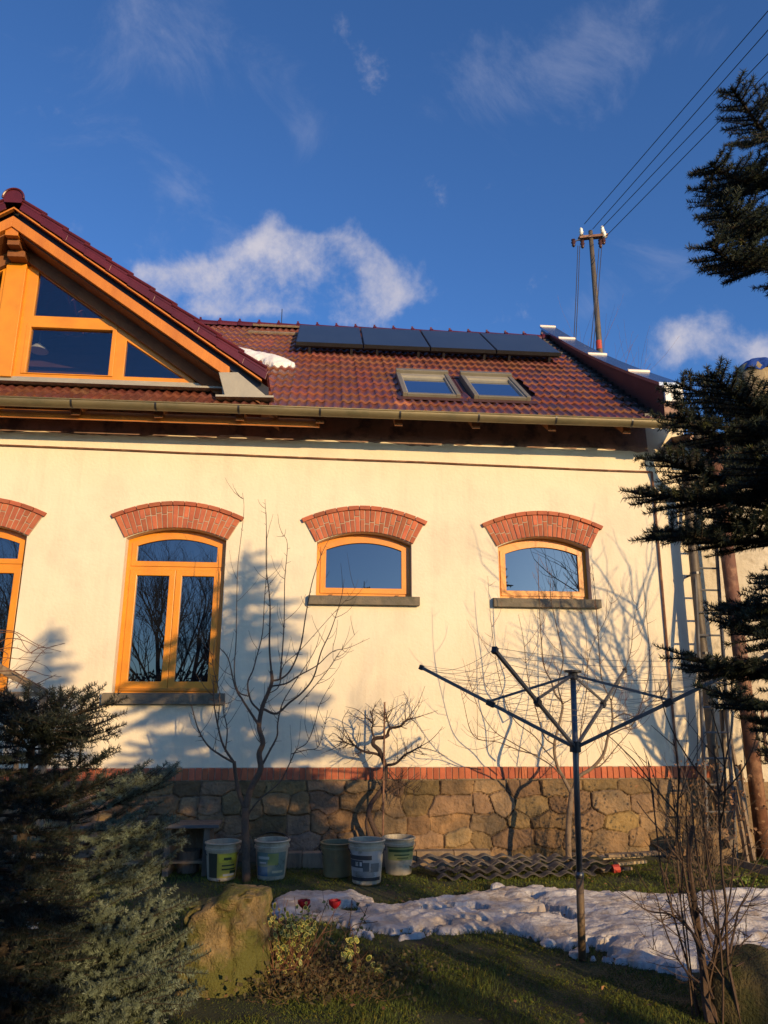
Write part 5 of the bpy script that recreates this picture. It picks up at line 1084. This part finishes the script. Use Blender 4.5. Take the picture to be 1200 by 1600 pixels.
# snow
import bisect
poly = np.array([atZ(*p, 0)[:2] for p in ((425, 1415), (445, 1400), (500, 1397), (560, 1398), (600, 1412), (660, 1408), (720, 1400), (775, 1390), (840, 1389), (890, 1394), (960, 1403), (1040, 1403), (1120, 1398), (1200, 1397), (1330, 1392), (1420, 1440), (1400, 1560), (1240, 1545), (1160, 1535), (1080, 1530), (1020, 1512), (960, 1500), (915, 1492), (860, 1474), (790, 1462), (700, 1458), (640, 1464), (580, 1475), (540, 1462), (520, 1452), (470, 1445), (430, 1432))])
def sdf(x, y, P):
    n = len(P); d = np.full(x.shape, 1e9); ins = np.zeros(x.shape, bool)
    for i in range(n):
        a = P[i]; b = P[(i+1) % n]; e = b-a; w0 = x-a[0]; w1 = y-a[1]; t = np.clip((w0*e[0]+w1*e[1])/(e@e), 0, 1); d = np.minimum(d, np.hypot(w0-e[0]*t, w1-e[1]*t))
        c = ((a[1] > y) != (b[1] > y)) & (x < (b[0]-a[0])*(y-a[1])/(b[1]-a[1]+1e-12)+a[0]); ins ^= c
    return np.where(ins, d, -d)
x0, y0 = poly.min(0)-.25; x1, y1 = poly.max(0)+.25; X, Yg = np.meshgrid(np.arange(x0, x1, .018), np.arange(y0, y1, .018), indexing='ij')
def snowh(X, Yg):
    sd_ = sdf(X, Yg, poly)+.15*fbm(X*2.2, Yg*2.2, 0, 4, 71)+.09*fbm(X*8, Yg*10, 0, 4, 72)
    lumps = np.abs(fbm(X*3.4, Yg*6, 0, 5, 73)); bumps = np.clip(fbm(X*5+9, Yg*8, 0, 4, 74), -.3, 1)
    thick = .018+.055*np.clip((X-.6)/2.2, 0, 1)
    h = thick*(np.clip(sd_, 0, .30)/.30)**.8+np.where(sd_ > 0, .030*bumps*np.clip(sd_/.1, 0, 1)+.055*lumps*np.clip(sd_/.1, 0, 1)+.012*fbm(X*22, Yg*26, 0, 3, 77)+.035*fbm(X*1.3, Yg*2, 0, 2, 75)*np.clip(sd_/.3, 0, 1), 0)
    hole = vnoise(X*3.1, Yg*5.2, 0, 76); sd2 = np.where((hole+.25*fbm(X*9, Yg*14, 0, 3, 79) > .74) & (X < 2.6), -.1, sd_)
    return h, sd2
h, sd_ = snowh(X, Yg); ok = (sd_ > 0) & (h > .006)
Z = np.where(ok, h+.012, -.02)+gz(X, Yg)*.6
fm = ok[:-1, :-1] | ok[1:, :-1] | ok[:-1, 1:] | ok[1:, 1:]
dirt = np.clip(fbm(X*5, Yg*9, 0, 4, 78)*2.4+.4-.45*np.clip((X-.3)/2.2, 0, 1), 0, 1)[..., None]; low = np.clip(1-(h-.02)/.05, 0, 1)[..., None]*.35
tn = np.array([1., 1, 1])*(1-dirt*.6)+np.array([.62, .50, .40])*(dirt*.6); tn = tn*(1-low*np.array([.35, .42, .5]))
g = MB(); g.grid(np.stack([X, Yg, Z], -1), tn, fm); kind(g.build('snow', snowm, smooth=True), 'stuff')
for (px, py, s_, lb) in ((778, 1391, .075, 'rounded snow lump on the far edge of the snow, left of the dryer pole'), (858, 1478, .06, 'small snow clod on the grass just left of the dryer pole foot'), (900, 1495, .045, 'tiny snow clod touching the dryer pole foot')):
    c = atZ(px, py, 0); th = np.linspace(0, 2*pi, 22); ph = np.linspace(.02, pi, 14); TH, PH = np.meshgrid(th, ph, indexing='ij'); r_ = s_*(1+.55*fbm(np.cos(TH)*np.sin(PH)*1.6+px, np.sin(TH)*np.sin(PH)*1.6, np.cos(PH)*1.6, 4, 2))
    r_[-1] = r_[0]; g = MB(); g.grid(np.stack([c[0]+r_*np.sin(PH)*np.cos(TH), c[1]+r_*np.sin(PH)*np.sin(TH), s_*.25+r_*np.cos(PH)*.55], -1)); tag(g.build('snow_lump', snowm, smooth=True), lb, 'snow')
# grass
def grassfield(n, xr, yr, hh, w, dens_fn=None):
    x = rng.uniform(*xr, n); y = rng.uniform(*yr, n); d = fbm(x*1.6, y*1.6, 0, 4, 81); keep = (d+rng.normal(0, .18, n) > -.25)
    h_, s_ = snowh(x, y); keep &= ~((s_ > .03) & (h_ > .02)); x, y = x[keep], y[keep]; n = len(x); z = gz(x, y)-.014
    a = rng.uniform(0, 2*pi, n); ln = rng.uniform(.2, 1.1, n); H_ = hh*rng.uniform(.45, 1.3, n)*np.clip(.75+1.3*fbm(x*2.8, y*2.8, 0, 4, 83), .2, 1.9); b = np.stack([x, y, z], 1); dr_ = np.stack([np.cos(a)*ln, np.sin(a)*ln, np.ones(n)], 1); dr_ /= np.linalg.norm(dr_, axis=1)[:, None]
    s = np.stack([-np.sin(a+.6), np.cos(a+.6), np.zeros(n)], 1)*w; mid = b+dr_*H_[:, None]*.55; tip = mid+(dr_+np.stack([np.cos(a)*.5, np.sin(a)*.5, -.25+0*a], 1))*H_[:, None]*.45
    v = np.stack([b-s, b+s, mid+s*.7, tip, mid-s*.7], 1); q = rng.uniform(.55, 1.5, (n, 1)); col = np.ones((n, 3))*q; br_ = rng.random(n) < .14+.2*(fbm(x*2, y*2, 0, 3, 85) > .25); col[br_] *= np.array([1.9, 1.25, .9])
    return v, col
gm = M('grass_blade', (.105, .14, .024), (.075, .10, .018), 4, .7, spec=.3)
g = MB()
for n, xr_, yr_, hh, w in ((150000, (-2.6, 3.9), (-5.4, -3.0), .040, .0016), (100000, (-5, 5.6), (-3.1, -.4), .042, .0022), (30000, (-7, -2.6), (-6, -3), .042, .003), (25000, (3.9, 7), (-6, -3), .042, .003)):
    v, c = grassfield(n, xr_, yr_, hh, w); m = len(v); g.add(v.reshape(-1, 3), np.arange(5*m).reshape(m, 5), np.repeat(c, 5, 0))
kind(g.build('grass', gm), 'stuff')
# variegated shrubs
def leafball(name, lb, centres, n, size, spread, seedn, cat='shrub', zscale=1., group=None, stemn=14):
    rs = np.random.default_rng(seedn); c0 = centres[0]; t = thing(name, lb, cat, (c0[0], c0[1], 0), group)
    gi, go, gs = MB(), MB(), MB()
    for c in centres:
        c = np.array(c); m = n//len(centres)
        for k in range(m):
            p = c+rs.normal(0, 1, 3)*np.array([spread, spread*.7, spread*.85*zscale]); p[2] = max(p[2], .02)
            nn = unit(np.array([rs.normal(0, .6), -1+rs.normal(0, .5), .5+rs.normal(0, .5)])); a = unit(np.cross(nn, rs.normal(0, 1, 3))); b = np.cross(nn, a); s = size*rs.uniform(.6, 1.2)
            th = np.linspace(0, 2*pi, 9)[:-1]; R_ = lambda f, o: [tuple(p+a*s*f*cos(q)*1.25+b*s*f*.8*sin(q)+nn*(o-.12*s*cos(2*q)*f)) for q in th]
            go.add(R_(1., 0), [tuple(range(8))], rt(.7, 1.2, .05)); gi.add(R_(.74, .0012), [tuple(range(8))], rt(.6, 1.3, .05))
        for k in range(stemn): gs_ = shoot(gs, (c[0]+rs.normal(0, .03), c[1]+rs.normal(0, .03), 0), (rs.normal(0, .4), rs.normal(0, .3), 1), c[2]*rs.uniform(.8, 1.5)+.02, .003, .2, .1, 6, 1)
    o = go.build('leaf_margin', M('variegated_leaf_margin', (.60, .55, .15), (.42, .40, .09), 8, .5), t); gi.build('leaf_blade', M('variegated_leaf_green', (.12, .16, .035), (.08, .115, .025), 8, .5), t); gs.build('stem', twigr, t); return t
def G3(px, py, z): q = atY(px, py, -3.95); return (float(q[0]), float(q[1]), max(.03, float(q[2])))
leafball('variegated_shrub', 'yellow-edged variegated shrub against the right side of the boulder', [G3(440, 1458, .30), G3(458, 1466, .26), G3(432, 1495, .15), G3(472, 1448, .28), G3(450, 1500, .1), G3(425, 1440, .1)], 320, .0145, .05, 31)
leafball('variegated_sprig', 'upright variegated sprig beneath the roses, right of the larger variegated shrub', [G3(545, 1490, .17), G3(552, 1470, .22), G3(540, 1515, .12)], 40, .015, .02, 32, stemn=4)
leafball('variegated_sprig', 'pale grey-green variegated sprig lowest on the lawn right of the boulder', [G3(575, 1545, .12), G3(590, 1560, .06)], 36, .017, .03, 33, stemn=4)
leafball('variegated_sprig', 'bright yellow variegated sprig at the front foot of the boulder', [G3(335, 1548, .09), G3(355, 1560, .05), G3(385, 1553, .06), G3(395, 1540, .09), G3(340, 1575, .03)], 80, .012, .025, 34, stemn=3)
# roses
t = thing('rose_bush', 'thin rose bush with two red blooms in front of the snow, right of the boulder', 'rose', (.1, -3.8, 0))
g = MB(); rose = M('red_petal', (.42, .012, .035), (.28, .008, .02), 6, .55); lf = M('rose_leaf', (.05, .075, .03), (.03, .05, .022), 8, .6)
yR_ = -3.75; heads = [(475, 1412), (523, 1412)]; pts = []
for i, px in enumerate(([(500, 1530), (496, 1490), (490, 1450), (478, 1418)], [(505, 1530), (512, 1480), (518, 1445), (523, 1416)], [(520, 1530), (530, 1490), (546, 1440), (550, 1405)], [(530, 1530), (545, 1490), (565, 1440), (575, 1415)], [(495, 1530), (488, 1490), (500, 1440), (513, 1405)], [(515, 1530), (500, 1500), (510, 1470), (526, 1500)], [(540, 1530), (560, 1500), (548, 1450), (590, 1440)])):
    P = limb(g, px, yR_, [.0045, .002], .04, yR_-.05, 5); spurs(g, P, 5, .10, .0016); pts += [P[int(k)] for k in rng.uniform(len(P)*.3, len(P)-1, 12 if i < 5 else 3)]
g.build('stem', bark, t)
leaves(np.array(pts)+rng.normal(0, .02, (len(pts), 3)), .032, lf, 'leaf', t, rng.uniform(.6, 1.4, (len(pts), 1))*np.ones((1, 3)))
for k, (px, py) in enumerate(heads):
    c = atY(px, py, yR_-.05); g = MB()
    for L_ in range(5):
        for q in range(4+L_):
            a = q*2*pi/(4+L_)+L_*.9; R0 = .008+.0052*L_; th = np.linspace(-.75, .75, 5); V = []
            for f in np.linspace(0, 1, 4):
                for u_ in th: rr = R0*(.35+.9*sin(f*2.0)+.25*f*(L_ > 2)); V.append((c[0]+rr*cos(a+u_), c[1]+rr*sin(a+u_), c[2]-.028+f*(.034+.004*L_)-.008*abs(u_)*f))
            g.add(V, np.array([(r_*5+i, r_*5+i+1, r_*5+6+i, r_*5+5+i) for r_ in range(3) for i in range(4)]), rt(.6, 1.35))
    g.build('bloom', rose, t, smooth=True)
# dry stalks in the bed
g = MB(); 
for k in range(420):
    c = (rng.uniform(-.30, .45), rng.uniform(-4.35, -3.6), 0); shoot(g, c, (rng.normal(0, .8), rng.normal(0, .6), .8), rng.uniform(.05, .22), .0014, .5, -.3, 5, 1)
kind(g.build('dry_stalks', M('dry_straw', (.17, .10, .045), (.10, .06, .03), 9, .85)), 'stuff')
n = 1500; pt = np.stack([rng.normal(.1, .3, n), rng.normal(-3.95, .22, n), np.abs(rng.normal(0, .05, n))+.01], 1); o = leaves(pt, .03, M('leaf_litter', (.10, .075, .03), (.06, .055, .022), 9, .85), 'leaf_litter', None, rng.uniform(.5, 1.5, (n, 1))*np.ones((1, 3))); kind(o, 'stuff')
# scattered fallen leaves and snow crumbs on the lawn near the wall
n = 260; pt = np.stack([rng.uniform(-2.5, 5, n), rng.uniform(-5, -.7, n), np.full(n, .02)], 1); o = leaves(pt, .035, leafd, 'fallen_leaves', None, rng.uniform(.6, 1.8, (n, 1))*np.ones((1, 3)), flat=.8); kind(o, 'stuff')
# low green plants near the right corner
t = thing('ground_plant', 'small bright yellow-green plant on the ground by the slanted timber at the right', 'plant', (3.8, -1.9, 0))
pt = np.array([atZ(1168, 1378, .04)])+rng.normal(0, 1, (160, 3))*np.array([.07, .06, .03]); leaves(pt, .04, M('fresh_leaf', (.16, .22, .03), (.10, .15, .02), 8, .6), 'leaf', t)
# ------------------------------------------------------------------ tidy
for o in S.objects:
    if '_o' in o: del o['_o']
print('objects', len(S.objects), 'polys', sum(len(o.data.polygons) for o in S.objects if o.type == 'MESH'))
